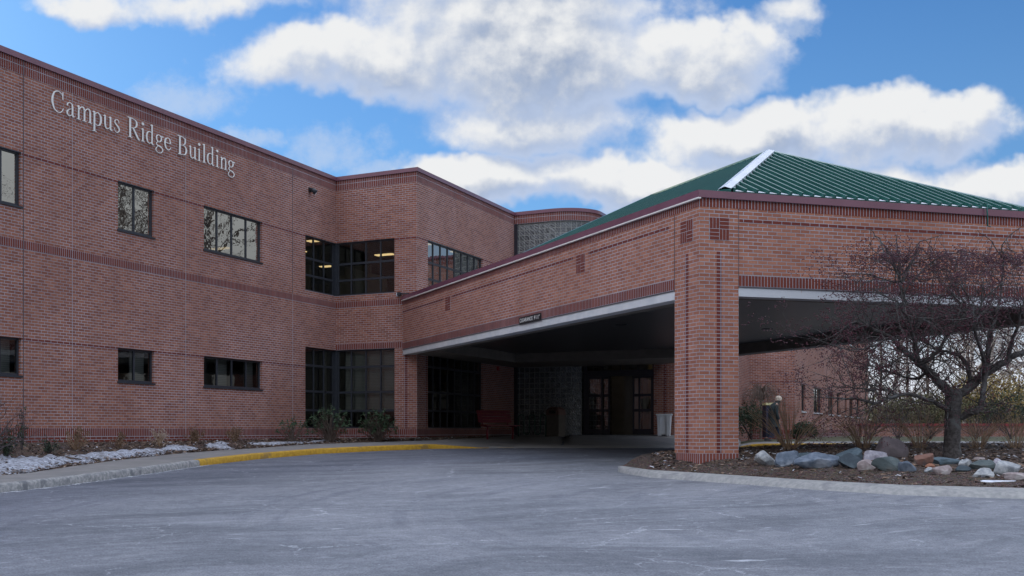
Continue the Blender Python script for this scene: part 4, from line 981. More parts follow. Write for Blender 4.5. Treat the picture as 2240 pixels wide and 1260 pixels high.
for ch, a, b in words:
    sA, sB = su(a/3), su(b/3); sh = G[ch]; polys = []
    for g_ in sh:
        if g_[0] == 'b': _, x0, x1, y0, y1 = g_; polys.append([(x0, y0), (x1, y0), (x1, y1), (x0, y1)])
        elif g_[0] == 'f': _, x0, x1, y0, y1 = g_; polys.append([(x0, y1-.05), (x0+.02, y1-.065), (x1, y0), (x1, y1)])
        elif g_[0] == 'd': _, x, y, r = g_; polys.append([(x+r*cos(t*pi/6), y+r*sin(t*pi/6)) for t in range(12)])
        else:
            c_ = catm(g_[1]); L, Rr = [], []
            for i, (x, y, w__) in enumerate(c_):
                p0, p1 = c_[max(i-1, 0)], c_[min(i+1, len(c_)-1)]; dx, dy = p1[0]-p0[0], p1[1]-p0[1]; l_ = max(1e-6, sqrt(dx*dx+dy*dy))
                w__ = w__*.6; L.append((x-dy/l_*w__/2, y+dx/l_*w__/2)); Rr.append((x+dy/l_*w__/2, y-dx/l_*w__/2))
            polys.append(('r', L, Rr))
    xsA = [x for p in polys for (x, y) in (p if p[0] != 'r' else p[1]+p[2])]; x0, x1 = min(xsA), max(xsA)
    def LP(x, y, o): return LW.p(sA+(x-x0)/(x1-x0)*(sB-sA), 7.395+y*CAPH, o)
    mb = MB()
    for k, p in enumerate(polys):
        of, ob = .040+.0012*k, .028
        if p[0] == 'r':
            L, Rr = p[1], p[2]
            for i in range(len(L)-1):
                mb.quad([LP(*L[i], of), LP(*Rr[i], of), LP(*Rr[i+1], of), LP(*L[i+1], of)])
                mb.quad([LP(*L[i], of), LP(*L[i+1], of), LP(*L[i+1], ob), LP(*L[i], ob)]); mb.quad([LP(*Rr[i], of), LP(*Rr[i+1], of), LP(*Rr[i+1], ob), LP(*Rr[i], ob)])
        else:
            n = len(p); mb.quad([LP(*q_, of) for q_ in p])
            for i in range(n): q1, q2 = p[i], p[(i+1) % n]; mb.quad([LP(*q1, of), LP(*q2, of), LP(*q2, ob), LP(*q1, ob)])
    mb.build('letter', M_LETTER, sign)
# security lamp on the left wall
sl = thing('wall_floodlight', LW.p(su(677), 7.6, 0), 'small dark floodlight high on the brick wall', 'wall light')
zc = LW.z(677, 419); s_ = su(677)
mb = MB(); mb.fbox(LW, s_-.07, s_+.07, zc-.02, zc+.12, 0, .05); mb.tube([LW.p(s_, zc+.05, .04), LW.p(s_, zc+.03, .16)], .022, 8); mb.build('bracket', M_BLACK, sl)
mb = MB(); mb.tube([LW.p(s_-.03, zc+.07, .08), LW.p(s_-.02, zc+.04, .14), LW.p(s_+.04, zc-.06, .22)], [.04, .07, .09], 14); mb.build('lamp_head', M_FRAME, sl, True)
mb = MB(); mb.tube([LW.p(s_+.04, zc-.06, .222), LW.p(s_+.042, zc-.062, .226)], .075, 14); mb.build('lens', M_WHITE, sl)
sl = thing('wall_floodlight', EW.p(-16.4, 4.45, 0), 'tiny floodlight where the canopy fascia meets the wall', 'wall light')
mb = MB(); mb.fbox(EW, -16.50, -16.40, 4.36, 4.46, 0, .12); mb.fbox(EW, -16.40, -16.1, 4.40, 4.43, .02, .06); mb.build('lamp_head', M_FRAME, sl); mb = MB(); mb.fbox(EW, -16.53, -16.50, 4.35, 4.44, .03, .11); mb.build('lens', M_WHITE, sl)

# ================================================================== things under the canopy
def at_slab(u, Y):            # height of the entrance slab or planting bed at a sight line and distance
    i = max(0, min(len(us2)-2, int((u-1070)/12.5))); f = (u-us2[i])/12.5
    a = [A_[i][k]*(1-f)+A_[i+1][k]*f for k in range(3)]; b = [B_[i][k]*(1-f)+B_[i+1][k]*f for k in range(3)]
    t = max(0., min(1., (Y-a[1])/(b[1]-a[1]))); return a[2]*(1-t)+b[2]*t
def on_slab(u, v):
    lo, hi = 25., 60.
    for _ in range(40):
        m = (lo+hi)/2
        if (CV-v)/F*m > at_slab(u, m): lo = m
        else: hi = m
    return cw((u-CU)/F*lo, lo, at_slab(u, lo)), lo
class LB:                      # mesh builder in a local frame: origin o, yaw a
    def __init__(s, o, a): s.o, s.a = Vector(o), a; s.M = Matrix.Translation(s.o) @ Matrix.Rotation(a, 4, 'Z'); s.m = MB()
    def box(s, a, b):
        x0, y0, z0 = a; x1, y1, z1 = b
        s.m.hexa([s.M @ Vector(c) for c in ((x0, y0, z0), (x1, y0, z0), (x1, y1, z0), (x0, y1, z0), (x0, y0, z1), (x1, y0, z1), (x1, y1, z1), (x0, y1, z1))]); return s
    def taper(s, c0, h0, c1, h1):
        f = lambda c, h: [(c[0]-h[0], c[1]-h[1], c[2]), (c[0]+h[0], c[1]-h[1], c[2]), (c[0]+h[0], c[1]+h[1], c[2]), (c[0]-h[0], c[1]+h[1], c[2])]
        s.m.hexa([s.M @ Vector(q) for q in f(c0, h0)+f(c1, h1)]); return s
    def tube(s, pts, r, n=8): s.m.tube([s.M @ Vector(p) for p in pts], r, n); return s
# --- bench (seat slats run along local x)
bp, bY = on_slab(1094, 957)
bp = cw((1094-CU)/F*38.2, 38.2); bzl = -.27
ba = R_(58)
bench = thing('park_bench', (bp.x, bp.y, bzl), 'dark red metal bench with a tilted backrest beside the glass block wall', 'bench')
o_ = (bp.x, bp.y, bzl)
L_ = .68
l = LB(o_, ba)
for k in range(4): l.box((-L_, -.22+k*.115, .44), (L_, -.22+k*.115+.10, .47))
l.m.build('seat', M_BENCH, bench, bevel=.006)
l = LB(o_, ba)
for k in range(4):
    y, z = .27+k*.03, .56+k*.105
    l.m.hexa([l.M @ Vector(c) for c in ((-L_, y, z), (L_, y, z), (L_, y+.025, z), (-L_, y+.025, z), (-L_, y+.028, z+.092), (L_, y+.028, z+.092), (L_, y+.053, z+.092), (-L_, y+.053, z+.092))])
l.m.build('backrest', M_BENCH, bench, bevel=.005)
for sx in (-.52, .52):
    l = LB(o_, ba); l.tube([(sx, 0, -.05), (sx, 0, .42)], .035, 10); l.m.build('leg', M_BENCH, bench, True)
    l = LB(o_, ba); l.tube([(sx, -.2, .425), (sx, .12, .425), (sx, .24, .45), (sx, .31, .58), (sx, .42, .95)], .02, 8); l.m.build('bracket', M_BENCH, bench, True)
# --- bicycle rack
rY = 41.9; rp = cw((1158-CU)/F*rY, rY)
rack = thing('bike_rack', (rp.x, rp.y, at_slab(1158, rY)), 'dark green wave shaped bicycle rack in front of the glass block wall', 'bike rack')
l = LB(rack.location, 0.); P_ = [(-.42, 0, 0)]; n_ = 5; w_ = .21
for k in range(n_):
    x0 = -.42+k*w_; top = k % 2 == 0
    for j in range(9):
        a = pi*j/8; zc_ = .70 if top else .18
        P_.append((x0+w_/2-cos(a)*w_/2, 0, zc_+(sin(a) if top else -sin(a))*w_/2))
P_.append((-.42+n_*w_, 0, 0)); l.tube(P_, .024, 8); l.m.build('wave_tube', M_GREENM, rack, True)
# --- litter receptacle
tY = 41.6; tp = cw((1216-CU)/F*tY, tY)
tr_ = thing('litter_bin', (tp.x, tp.y, at_slab(1216, tY)), 'tall beige stone litter bin with a brown hooded top by the doors', 'litter bin')
l = LB(tr_.location, R_(-10)); l.taper((0, 0, 0), (.25, .25), (0, 0, .78), (.25, .25)); l.m.build('body', M_BEIGE, tr_, bevel=.015)
l = LB(tr_.location, R_(-10)); l.taper((0, 0, .781), (.27, .27), (0, 0, .98), (.24, .24)); l.taper((0, 0, .981), (.24, .24), (0, 0, 1.07), (.15, .15)); l.m.build('hood', M_BROWN, tr_, bevel=.01)
l = LB(tr_.location, R_(-10)); l.box((-.14, -.275, .83), (.14, -.262, .94)); l.m.build('opening', M_BLACK, tr_)
# --- white step-on bin
wY = 41.0; wp = cw((1453-CU)/F*wY, wY)
wb = thing('pedal_bin', (wp.x, wp.y, at_slab(1453, wY)), 'white plastic pedal bin standing by the brick pilaster', 'pedal bin')
l = LB(wb.location, R_(8)); l.taper((0, 0, 0), (.20, .16), (0, 0, .74), (.245, .20)); l.m.build('body', M_BIN, wb, bevel=.02)
l = LB(wb.location, R_(8)); l.box((-.27, -.22, .742), (.27, .22, .80)); l.m.build('lid', M_BIN, wb, bevel=.015)
for sx in (-.2, .12): l = LB(wb.location, R_(8)); l.taper((sx+.04, -.17, .0), (.05, .02), (sx+.04, -.215, .70), (.06, .02)); l.m.build('side_rib', M_BIN, wb)
l = LB(wb.location, R_(8)); l.box((-.07, -.26, .015), (.07, -.16, .05)); l.m.build('pedal', M_BLACK, wb)
al = thing('alarm_horn', CW_.p(CW_.su(1088), 2.35, .02), 'small red alarm horn on the brick wall above the bench', 'alarm')
s_ = CW_.su(1088); mb = MB(); mb.fbox(CW_, s_-.07, s_+.07, 2.26, 2.40, 0, .05); mb.build('horn', M_REDALARM, al); mb = MB(); mb.fbox(CW_, s_-.012, s_+.012, 2.41, 2.9, 0, .02); mb.build('conduit', M_GREYM, al)

# ================================================================== plants
def rdir(rn, upb=0.): 
    while True:
        v = Vector((rn.uniform(-1, 1), rn.uniform(-1, 1), rn.uniform(-1, 1)))
        if .1 < v.length < 1: v.normalize(); v.z += upb; return v.normalized()
def grow(mb, p, d, L, r, lvl, rn, tips, up_=.12, wob=.35, nch=3, spread=.8, clampf=None, sides=5, seg=4, fall=.62):
    pts, rad = [p.copy()], [r]; q_ = p.copy(); dd = d.copy(); n = seg if lvl > 0 else max(2, seg-1)
    for k in range(n):
        dd = (dd + rdir(rn)*wob*.5 + Vector((0, 0, up_*.5))).normalized(); q_ = q_ + dd*(L/n)
        if clampf: q_ = clampf(q_)
        pts.append(q_.copy()); rad.append(r*(1-(k+1)/n*(.55 if lvl > 0 else .75)))
    mb.tube(pts, rad, sides if lvl > 1 else (4 if lvl == 1 else 3), cap=False)
    tips.append((pts[-1].copy(), dd.copy(), lvl))
    if lvl <= 0: return
    for k in range(nch):
        t = rn.uniform(.3, 1.) if k else 1.; i = min(n-1, int(t*n)); b = pts[i].lerp(pts[i+1], t*n-i) if t < 1 else pts[-1]
        cd = (dd + rdir(rn)*spread + Vector((0, 0, up_))).normalized()
        grow(mb, b, cd, L*fall*rn.uniform(.75, 1.2), max(rad[min(i+1, n)]*.75, r*.3), lvl-1, rn, tips, up_, wob, nch, spread, clampf, sides, seg, fall)
OCT = [(1, 0, 0), (-1, 0, 0), (0, 1, 0), (0, -1, 0), (0, 0, 1), (0, 0, -1)]
OCF = [(0, 2, 4), (2, 1, 4), (1, 3, 4), (3, 0, 4), (2, 0, 5), (1, 2, 5), (3, 1, 5), (0, 3, 5)]
def blob(mb, c, r): mb.idx([(c[0]+x*r, c[1]+y*r, c[2]+z*r) for x, y, z in OCT], OCF)
def leafq(mb, c, d, n, L, w_):
    s_ = d.cross(n).normalized()*w_/2; mb.quad([c, c+d*L*.5+s_, c+d*L, c+d*L*.5-s_])
def leafball(mb, c, rad, n, L, w_, rn, shell=.5):
    for _ in range(n):
        v = rdir(rn)*(shell+(1-shell)*rn.random()); p = Vector((c[0]+v.x*rad[0], c[1]+v.y*rad[1], c[2]+v.z*rad[2])); d = (v+rdir(rn)*.9).normalized(); leafq(mb, p, d, rdir(rn), L*rn.uniform(.7, 1.3), w_)

# --- crabapple on the island
TY = 20.4
def P3(u, v, Y): return cw((u-CU)/F*Y, Y, (CV-v)/F*Y)
nDF = Vector((h2, -h2, 0))
def keep(p):
    dist = (Vector((p.x, p.y, 0))-Vector((Pc.x, Pc.y, 0))).dot(nDF)
    if dist < .12: p = p + nDF*(.12-dist)
    if p.z > 2.9: p = Vector((p.x, p.y, 2.9+(p.z-2.9)*.86))
    return p
crab = thing('crabapple_tree', P3(2083, 1000, TY), 'bare spreading crabapple tree full of dark red berries on the rock island', 'tree')
rn = random.Random(21)
tk = MB()
base = P3(2083, 1003, TY)
tk.tube([P3(2083, 1012, TY), P3(2083, 1000, TY), P3(2082, 975, TY), P3(2084, 935, TY), P3(2084, 895, TY), P3(2086, 868, TY), P3(2088, 852, TY)], [.22, .165, .138, .13, .132, .145, .10], 14)
tk.build('trunk', M_BARK, crab, True)
limbs = [
 [(2086, 872, 0, .12), (2056, 838, -.1, .105), (2030, 812, -.2, .095), (2005, 790, -.3, .085), (1975, 765, -.4, .06), (1945, 738, -.5, .045), (1905, 716, -.6, .035), (1862, 708, -.6, .025), (1815, 740, -.7, .012)],
 [(2005, 792, -.3, .07), (1998, 740, -.35, .05), (1992, 700, -.4, .045), (1976, 650, -.4, .04), (1969, 615, -.4, .036)],
 [(1969, 615, -.4, .028), (1950, 560, -.4, .022), (1922, 512, -.4, .014), (1900, 488, -.4, .006)],
 [(1969, 615, -.4, .025), (1966, 560, -.3, .018), (1960, 500, -.3, .008)],
 [(1972, 618, -.4, .028), (2000, 560, -.2, .02), (2014, 520, -.1, .014), (2060, 500, 0, .006)],
 [(1967, 620, -.4, .026), (1930, 608, -.6, .018), (1880, 600, -.8, .012), (1840, 606, -.9, .006)],
 [(1975, 640, -.4, .024), (2040, 570, 0, .02), (2090, 545, .1, .014), (2130, 550, .2, .008)],
 [(2002, 795, -.3, .055), (2030, 790, -.5, .05), (2052, 765, -.6, .045), (2072, 735, -.6, .036), (2100, 700, -.7, .03), (2120, 660, -.7, .02), (2100, 620, -.8, .012)],
 [(2086, 872, 0, .12), (2118, 848, .1, .11), (2150, 822, .1, .10), (2200, 790, .1, .085), (2245, 765, 0, .07), (2310, 735, 0, .05), (2380, 700, 0, .02)],
 [(2152, 822, .1, .07), (2160, 780, 0, .055), (2166, 730, 0, .05), (2150, 690, -.1, .04), (2108, 668, -.2, .03), (2075, 640, -.3, .015)],
 [(2094, 915, 0, .085), (2125, 903, -.2, .085), (2144, 893, -.2, .08), (2150, 868, -.2, .07), (2154, 830, -.1, .06), (2160, 795, .0, .05)],
 [(2078, 900, 0, .06), (2050, 882, -.3, .05), (2012, 868, -.6, .045), (1975, 863, -.8, .04), (1910, 881, -1., .035), (1870, 873, -1.1, .025), (1800, 871, -1.2, .008)],
 [(1962, 864, -.8, .03), (1935, 851, -.8, .026), (1890, 851, -.8, .02), (1850, 845, -.9, .014), (1803, 850, -1., .006)],
 [(2120, 848, .1, .06), (2118, 800, .3, .05), (2090, 775, .4, .04), (2050, 765, .5, .03), (2010, 740, .5, .015)],
 [(2166, 740, 0, .045), (2180, 680, .1, .035), (2192, 620, .2, .028), (2193, 560, .2, .022), (2196, 520, .2, .014), (2235, 475, .2, .006)],
 [(2193, 560, .2, .016), (2170, 520, .1, .01), (2140, 490, .1, .005)],
 [(2200, 790, .1, .045), (2225, 720, -.3, .035), (2240, 660, -.5, .025), (2260, 600, -.5, .012)],
 [(2030, 812, -.2, .045), (2000, 830, .3, .035), (1950, 815, .5, .025), (1900, 800, .5, .015), (1860, 790, .5, .006)],
 [(1945, 738, -.5, .03), (1900, 760, -1., .022), (1850, 765, -1.3, .014), (1790, 745, -1.5, .006)],
 [(2005, 790, -.3, .04), (2000, 760, -1., .035), (1985, 700, -1.5, .028), (1960, 660, -1.8, .018), (1920, 640, -2., .01)],
 [(2150, 822, .1, .05), (2150, 780, -.8, .04), (2130, 720, -1.4, .03), (2150, 660, -1.7, .02), (2190, 620, -1.9, .01)],
 [(2072, 735, -.6, .03), (2040, 700, -.6, .022), (2030, 650, -.5, .016), (2045, 600, -.5, .008)],
]
bm_ = MB(); tips = []
for lb in limbs:
    pts_ = [keep(P3(u, v, TY+dy)) for u, v, dy, r in lb]; rr = [r for *_, r in lb]
    cp = catm([(p.x, p.y, p.z) for p in pts_], 4); rc = []; rr = [x*.74 for x in rr]
    for i in range(len(cp)):
        f = i/4; k = min(int(f), len(rr)-2); rc.append(rr[k]+(rr[k+1]-rr[k])*min(1, f-k))
    cp = [Vector(c)+rdir(rn)*.02 for c in cp]; bm_.tube(cp, rc, 8)
    n = len(cp)
    for i in range(1, n):
        if i < 5 and rr[0] > .09: continue
        d = (cp[min(i+1, n-1)]-cp[i-1]).normalized(); r = rc[i]
        for _ in range(2):
            if rn.random() < (.55 if r > .03 else .85):
                sd = (d*.5+rdir(rn)*1.0+Vector((0, 0, .25 if cp[i].z < 2.6 else -.35))).normalized()
                grow(bm_, cp[i], sd, rn.uniform(.40, .75)*(1 if cp[i].z < 3 else .5), min(.011, r*.6), 2, rn, tips, .06, .6, 3, .85, keep, 4, 4, .60)
bm_.build('branches', M_BARK, crab)
be_ = MB(); ct = 0
rn.shuffle(tips)
for (p, d, lv) in tips:
    if lv > 0 and rn.random() < .4: continue
    if rn.random() < .06: continue
    for _ in range(rn.choice((2, 3, 4, 5))):
        c = p + rdir(rn)*.05 + Vector((0, 0, -.025)); blob(be_, c, rn.uniform(.009, .0135)); ct += 1
print('berries', ct, 'tips', len(tips), 'branch faces', len(bm_.f))
o = be_.build('berries', M_BERRY, crab); o['kind'] = 'stuff'

# --- stem clumps on the island
def clump(u, v, wpx, hpx, n, label, seed, mat_=M_STEM, dY=0., lean=0., group='dead stem shrubs on the rock island'):
    rn = random.Random(seed); X, Y, z = on_isl(u, v); Y += dY; sp_ = isl_span(u); z = isl_z(u, min(Y, sp_[1]-.05), sp_); p = cw((u-CU)/F*Y, Y, z-.02); m_ = Y/F
    t_ = thing('stem_shrub', p, label, 'shrub', group); H_ = hpx*m_; W_ = wpx*m_/2*1.15; mb = MB(); lf = MB()
    for k in range(int(n*.75)):
        a = rn.uniform(0, 2*pi); rr = rn.random()**.6; hh = H_*rn.uniform(.6, 1.12)*(1-.25*rr); ex = Vector((cos(a)*W_*rr+lean*W_, sin(a)*W_*rr*.7, hh))
        b = p+Vector((cos(a), sin(a), 0))*rn.uniform(.02, .14)
        pts = [b, b+Vector((ex.x*.3, ex.y*.3, ex.z*.42))+rdir(rn)*.02, b+Vector((ex.x*.62, ex.y*.62, ex.z*.74))+rdir(rn)*.03, b+ex]
        mb.tube(pts, [.0072, .006, .0048, .0035], 4, cap=False)
        for _ in range(rn.choice((1, 2, 3))):
            q_ = pts[1].lerp(pts[3], rn.random()); d = (rdir(rn)*.6+(pts[3]-pts[1]).normalized()).normalized()
            mb.tube([q_, q_+d*.12, q_+d*.25+Vector((0, 0, .04))], [.004, .003, .002], 3, cap=False)
            if rn.random() < .18: leafq(lf, q_+d*.25, (rdir(rn)+Vector((0, 0, -.8))).normalized(), rdir(rn), .05, .03)
    mb.build('stems', mat_, t_)
    if lf.f: lf.build('dry_leaves', M_DRY, t_)
clump(1728, 985, 190, 110, 70, 'dead stem shrub beside the brick pillar, left end of the island', 1, dY=.5)
clump(1888, 984, 150, 105, 60, 'dead stem shrub behind the big brown boulder on its left', 2, dY=.8)
clump(2012, 984, 130, 95, 48, 'dead stem shrub just left of the crabapple trunk', 3, dY=.9)
clump(2140, 984, 110, 75, 40, 'low dead stem shrub just right of the crabapple trunk', 4, dY=.8)
clump(2222, 984, 90, 90, 36, 'dead stem shrub at the right edge of the picture', 5, dY=.8)

# loose wood chips and frosted leaves
def chips(name, label, n, where, mats_, seed):
    rn = random.Random(seed); mb = MB()
    for _ in range(n):
        p = where(rn)
        if p is None: continue
        p = p+Vector((0, 0, rn.uniform(.004, .02))); a = rn.uniform(0, 2*pi); d = Vector((cos(a), sin(a), rn.uniform(-.35, .35))).normalized(); L = rn.uniform(.025, .085); sd = d.cross(Vector((rn.uniform(-.5, .5), rn.uniform(-.5, .5), 1))).normalized()*L*rn.uniform(.12, .35)
        mb.quad([p-sd, p+sd, p+d*L+sd*.7, p+d*L-sd*.7], None, rn.choices(range(len(mats_)), [5, 4, 2, 1.2][:len(mats_)])[0])
    tag(mb.build(name, mats_), label, 'wood chips', kind='stuff')
CM = [noisy('chip_dark', (.05, .035, .028), (.09, .06, .045), 20), noisy('chip_brown', (.16, .10, .07), (.24, .16, .11), 20), noisy('chip_tan', (.30, .22, .16), (.36, .27, .2), 20), noisy('chip_frosted', (.50, .53, .58), (.62, .65, .7), 20)]
def w_isl(rn):
    u = rn.uniform(1425, 2330); sp_ = isl_span(u)
    if sp_[1]-sp_[0] < 1.2: return None
    Y = rn.uniform(sp_[0]+.5, sp_[1]-.3); return cw((u-CU)/F*Y, Y, isl_z(u, Y, sp_))
chips('wood_chips', 'scattered wood chips and frosted bits on the rock island', 9000, w_isl, CM, 31)
def w_bed(rn):
    u = rn.uniform(-60, 1080); z0, Ya, Yb = bed_z(u, 10); Y = Ya+(Yb-Ya)*rn.random()**1.5; return cw((u-CU)/F*Y, Y, bed_z(u, Y)[0])
chips('wood_chips', 'scattered wood chips on the planting bed by the wall', 9000, w_bed, CM, 32)
# --- rocks
def rockmat(n_, c1, c2, c3, sc_=6.):
    return noisy(n_, c1, c2, sc_, .85, bmp=.5, bdist=.02, c3=c3)
RM = {'pale': rockmat('rock_pale', (.24, .26, .28), (.46, .48, .48), (.14, .155, .17), 14), 'blue': rockmat('rock_blue', (.085, .115, .155), (.17, .21, .265), (.24, .27, .31), 9),
      'black': rockmat('rock_black', (.035, .05, .065), (.06, .085, .10), (.09, .12, .14)), 'teal': rockmat('rock_teal', (.08, .12, .15), (.12, .17, .20), (.07, .10, .11)),
      'brown': rockmat('rock_brown', (.12, .10, .11), (.17, .145, .15), (.10, .085, .09)), 'pink': rockmat('rock_pink', (.26, .215, .215), (.38, .33, .32), (.44, .42, .41), 12),
      'green': rockmat('rock_green', (.07, .095, .10), (.11, .14, .14), (.13, .12, .11)), 'orange': rockmat('rock_orange', (.17, .085, .065), (.22, .12, .09), (.10, .10, .11), 14), 'clay': rockmat('rock_clay', (.28, .12, .07), (.34, .16, .10), (.2, .12, .1)), 'white': rockmat('rock_white', (.36, .35, .41), (.62, .61, .67), (.24, .23, .28), 12)}
def rock(u, v, wpx, hpx, kind, label, seed, ang=6, dY=0.):
    rn = random.Random(seed); X, Y, z = on_isl(u, v); Y += dY; m_ = Y/F; wd, ht = wpx*m_*1.1, hpx*m_*1.06
    p = cw((u-CU)/F*Y, Y, z+dY*0.); bmx = bmesh.new(); bmesh.ops.create_icosphere(bmx, subdivisions=4, radius=1.)
    pl_ = [(rdir(rn), rn.uniform(.42, .78)) for _ in range(ang+3)]; off = rn.uniform(0, 50)
    for vt in bmx.verts:
        c = vt.co
        for (n_, t_) in pl_:
            k = c.dot(n_)
            if k > t_: c = c - n_*(k-t_)*.86
        c = c*(1+.10*mnoise.noise(c*1.6+Vector((off, 0, 0)))+.045*mnoise.noise(c*4+Vector((off, 9, 0)))+.018*mnoise.noise(c*12+Vector((0, off, 0)))); vt.co = c
    xs_ = [v_.co.x for v_ in bmx.verts]; zs_ = [v_.co.z for v_ in bmx.verts]; sx = wd/(max(xs_)-min(xs_)); sz = ht*1.28/(max(zs_)-min(zs_)); x0 = (max(xs_)+min(xs_))/2; z1 = max(zs_)
    dp = min(max(wd*.75, ht*.8), .8)/2
    for v_ in bmx.verts:
        lx, ly, lz = (v_.co.x-x0)*sx, v_.co.y*dp, ht*1.0+(v_.co.z-z1)*sz-.01
        v_.co = Vector((lx*ca-ly*sa, lx*sa+ly*ca, lz))
    me = bpy.data.meshes.new('rock'); bmx.to_mesh(me); bmx.free(); me.polygons.foreach_set('use_smooth', [ang < 4]*len(me.polygons)); me.materials.append(RM[kind])
    o = bpy.data.objects.new('rock', me); COL.objects.link(o); o.location = p + Vector((-sa, ca, 0))*dp*.6; tag(o, label, 'rock', 'rocks bordering the island')
for a_ in [
 (1682, 1015, 46, 29, 'pale', 'speckled pale grey rock at the left end of the row', 1, 5),
 (1729, 1017, 52, 31, 'blue', 'angular blue grey rock second from the left end', 2, 9),
 (1765, 1004, 56, 14, 'teal', 'flat slate slab partly hidden behind the largest blue rock', 3, 5, .15),
 (1797, 1023, 92, 33, 'blue', 'largest broad blue grey rock of the row', 4, 6),
 (1866, 1010, 58, 30, 'teal', 'flat topped slate rock behind the black rock', 5, 5, .2),
 (1867, 1024, 52, 33, 'black', 'sharp faceted black rock in front of the slate one', 6, 11),
 (1919, 1006, 52, 21, 'white', 'white and lilac streaked rock left of the brown boulder', 7, 7),
 (1902, 1027, 40, 22, 'pink', 'rounded pinkish rock below the white streaked one', 8, 3),
 (1954, 1005, 70, 48, 'brown', 'big rounded brown boulder, tallest of the rocks', 9, 3, .35),
 (1947, 1030, 58, 31, 'green', 'dark greenish angular rock in front of the brown boulder', 10, 10),
 (1989, 1031, 34, 23, 'blue', 'small blue grey rock between the greenish rock and the orange stone', 11, 4),
 (2025, 1019, 42, 27, 'orange', 'reddish brown cracked rock left of the tree trunk', 12, 9, .1),
 (2038, 1024, 20, 11, 'clay', 'little orange stone below the reddish rock', 13, 5),
 (2035, 1033, 24, 12, 'pale', 'little pale stone in front of the orange one', 14, 5),
 (2076, 1017, 70, 17, 'teal', 'long low slate rock at the foot of the tree', 15, 6, .1),
 (2065, 1038, 38, 21, 'pink', 'pink and white blocky rock below the tree trunk', 16, 9),
 (2115, 1020, 32, 16, 'pale', 'small white speckled rock right of the trunk', 17, 6),
 (2109, 1031, 34, 14, 'black', 'low dark blue stone under the white speckled rock', 18, 7),
 (2155, 1026, 52, 20, 'green', 'flat dark green rock right of the trunk', 19, 8),
 (2185, 1019, 22, 17, 'white', 'small white rock above the dark green one', 20, 7),
 (2155, 1043, 46, 20, 'pale', 'pale grey rounded rock nearest the curb', 21, 4),
 (2212, 1035, 64, 27, 'pale', 'large pale oval rock at the right edge', 22, 3),
 (2230, 1050, 52, 17, 'pink', 'low greyish pink rock at the lower right edge', 23, 4),
 (2145, 1008, 28, 9, 'pink', 'tiny pinkish stone behind the dark green rock', 24, 6, .1)]: rock(*a_)
# snow scrap on the island
mb = MB(); X, Y, z = on_isl(2185, 1054); c0_ = cw(X, Y, z); R2 = random.Random(4); ring = []
for k in range(22):
    a = 2*pi*k/22; r = (.19+.07*R2.random())*(1+.5*cos(2*a)); ring.append(Vector((c0_.x+cos(a+TH)*r, c0_.y+sin(a+TH)*r*.5, z-.02)))
tp_ = [r.lerp(Vector((c0_.x, c0_.y, z)), .35)+Vector((0, 0, .035)) for r in ring]
for k in range(22): mb.quad([ring[k], ring[(k+1) % 22], tp_[(k+1) % 22], tp_[k]])
mb.quad(tp_); tag(mb.build('snow', M_SNOW, None, True), 'last scrap of snow on the mulch below the rocks', 'snow', kind='stuff')

# --- rhododendrons by the bay window
def rhodo(u, v, wpx, hpx, n, label, seed):
    rn = random.Random(seed); X, Y, z = on_bed(u, v); p = cw(X, Y, z-.03); m_ = Y/F; W_, H_ = wpx*m_/2, hpx*m_
    t_ = thing('rhododendron', p, label, 'shrub', 'rhododendrons by the bay window'); st = MB(); lf = MB()
    for k in range(n):
        a = rn.uniform(0, 2*pi); r = rn.random()**.5; h = H_*(rn.uniform(.35, 1.)*(1-.35*r*r)); e = p+Vector((cos(a)*W_*r, sin(a)*W_*r*.8, h))
        m2 = p+Vector((cos(a)*W_*r*.4, sin(a)*W_*r*.3, h*.45))+rdir(rn)*.05
        st.tube([p+rdir(rn)*.04, m2, e], [.012, .009, .005], 4, cap=False)
        for j in range(9):
            b = 2*pi*j/9+rn.random()*.5; d = Vector((cos(b), sin(b), rn.uniform(-.75, .15))).normalized(); leafq(lf, e, d, Vector((0, 0, 1)), rn.uniform(.10, .15), .046)
        for j in range(3): leafq(lf, e, (rdir(rn)*.4+Vector((0, 0, 1))).normalized(), rdir(rn), .07, .025)
    st.build('stems', M_BRTREE, t_); lf.build('leaves', M_RHODO, t_)
rhodo(640, 966, 76, 62, 38, 'small open rhododendron in front of the brick wall, leftmost of three', 1)
rhodo(722, 965, 100, 84, 90, 'middle rhododendron standing below the corner window', 2)
rhodo(826, 965, 92, 76, 130, 'dense rhododendron closest to the canopy', 3)
# --- dried hydrangeas
def hydr(u, v, wpx, hpx, label, seed, pale=False, n=16):
    rn = random.Random(seed); X, Y, z = on_bed(u, v); p = cw(X, Y, z-.02); m_ = Y/F; W_, H_ = wpx*m_/2, hpx*m_
    t_ = thing('dried_hydrangea', p, label, 'shrub', 'dried hydrangeas along the wall'); st = MB(); fl = MB()
    for k in range(n):
        a = rn.uniform(0, 2*pi); r = rn.random(); h = H_*rn.uniform(.45, 1.)*(1-.3*r); e = p+Vector((cos(a)*W_*r, sin(a)*W_*r*.7, h))
        st.tube([p+rdir(rn)*.03, p.lerp(e, .5)+rdir(rn)*.03, e], [.006, .005, .003], 4, cap=False)
        if rn.random() < .55: leafball(fl, e, (.055, .055, .045), 26, .03, .022, rn, .6)
        for j in range(3): leafq(fl, p.lerp(e, rn.uniform(.3, .95)), (rdir(rn)+Vector((0, 0, -.6))).normalized(), rdir(rn), .06, .035)
    st.build('stems', M_STEM, t_); fl.build('flower_heads', M_DRYP if pale else M_DRY, t_)
hydr(165, 985, 84, 58, 'widest dried hydrangea, many tan stems, left end of the brick wall', 1, n=46)
hydr(262, 979, 40, 38, 'small dark dried hydrangea between the wide one and the pale headed one', 2, n=24)
hydr(350, 976, 56, 44, 'dried hydrangea with pale cream flower heads', 3, True, 30)
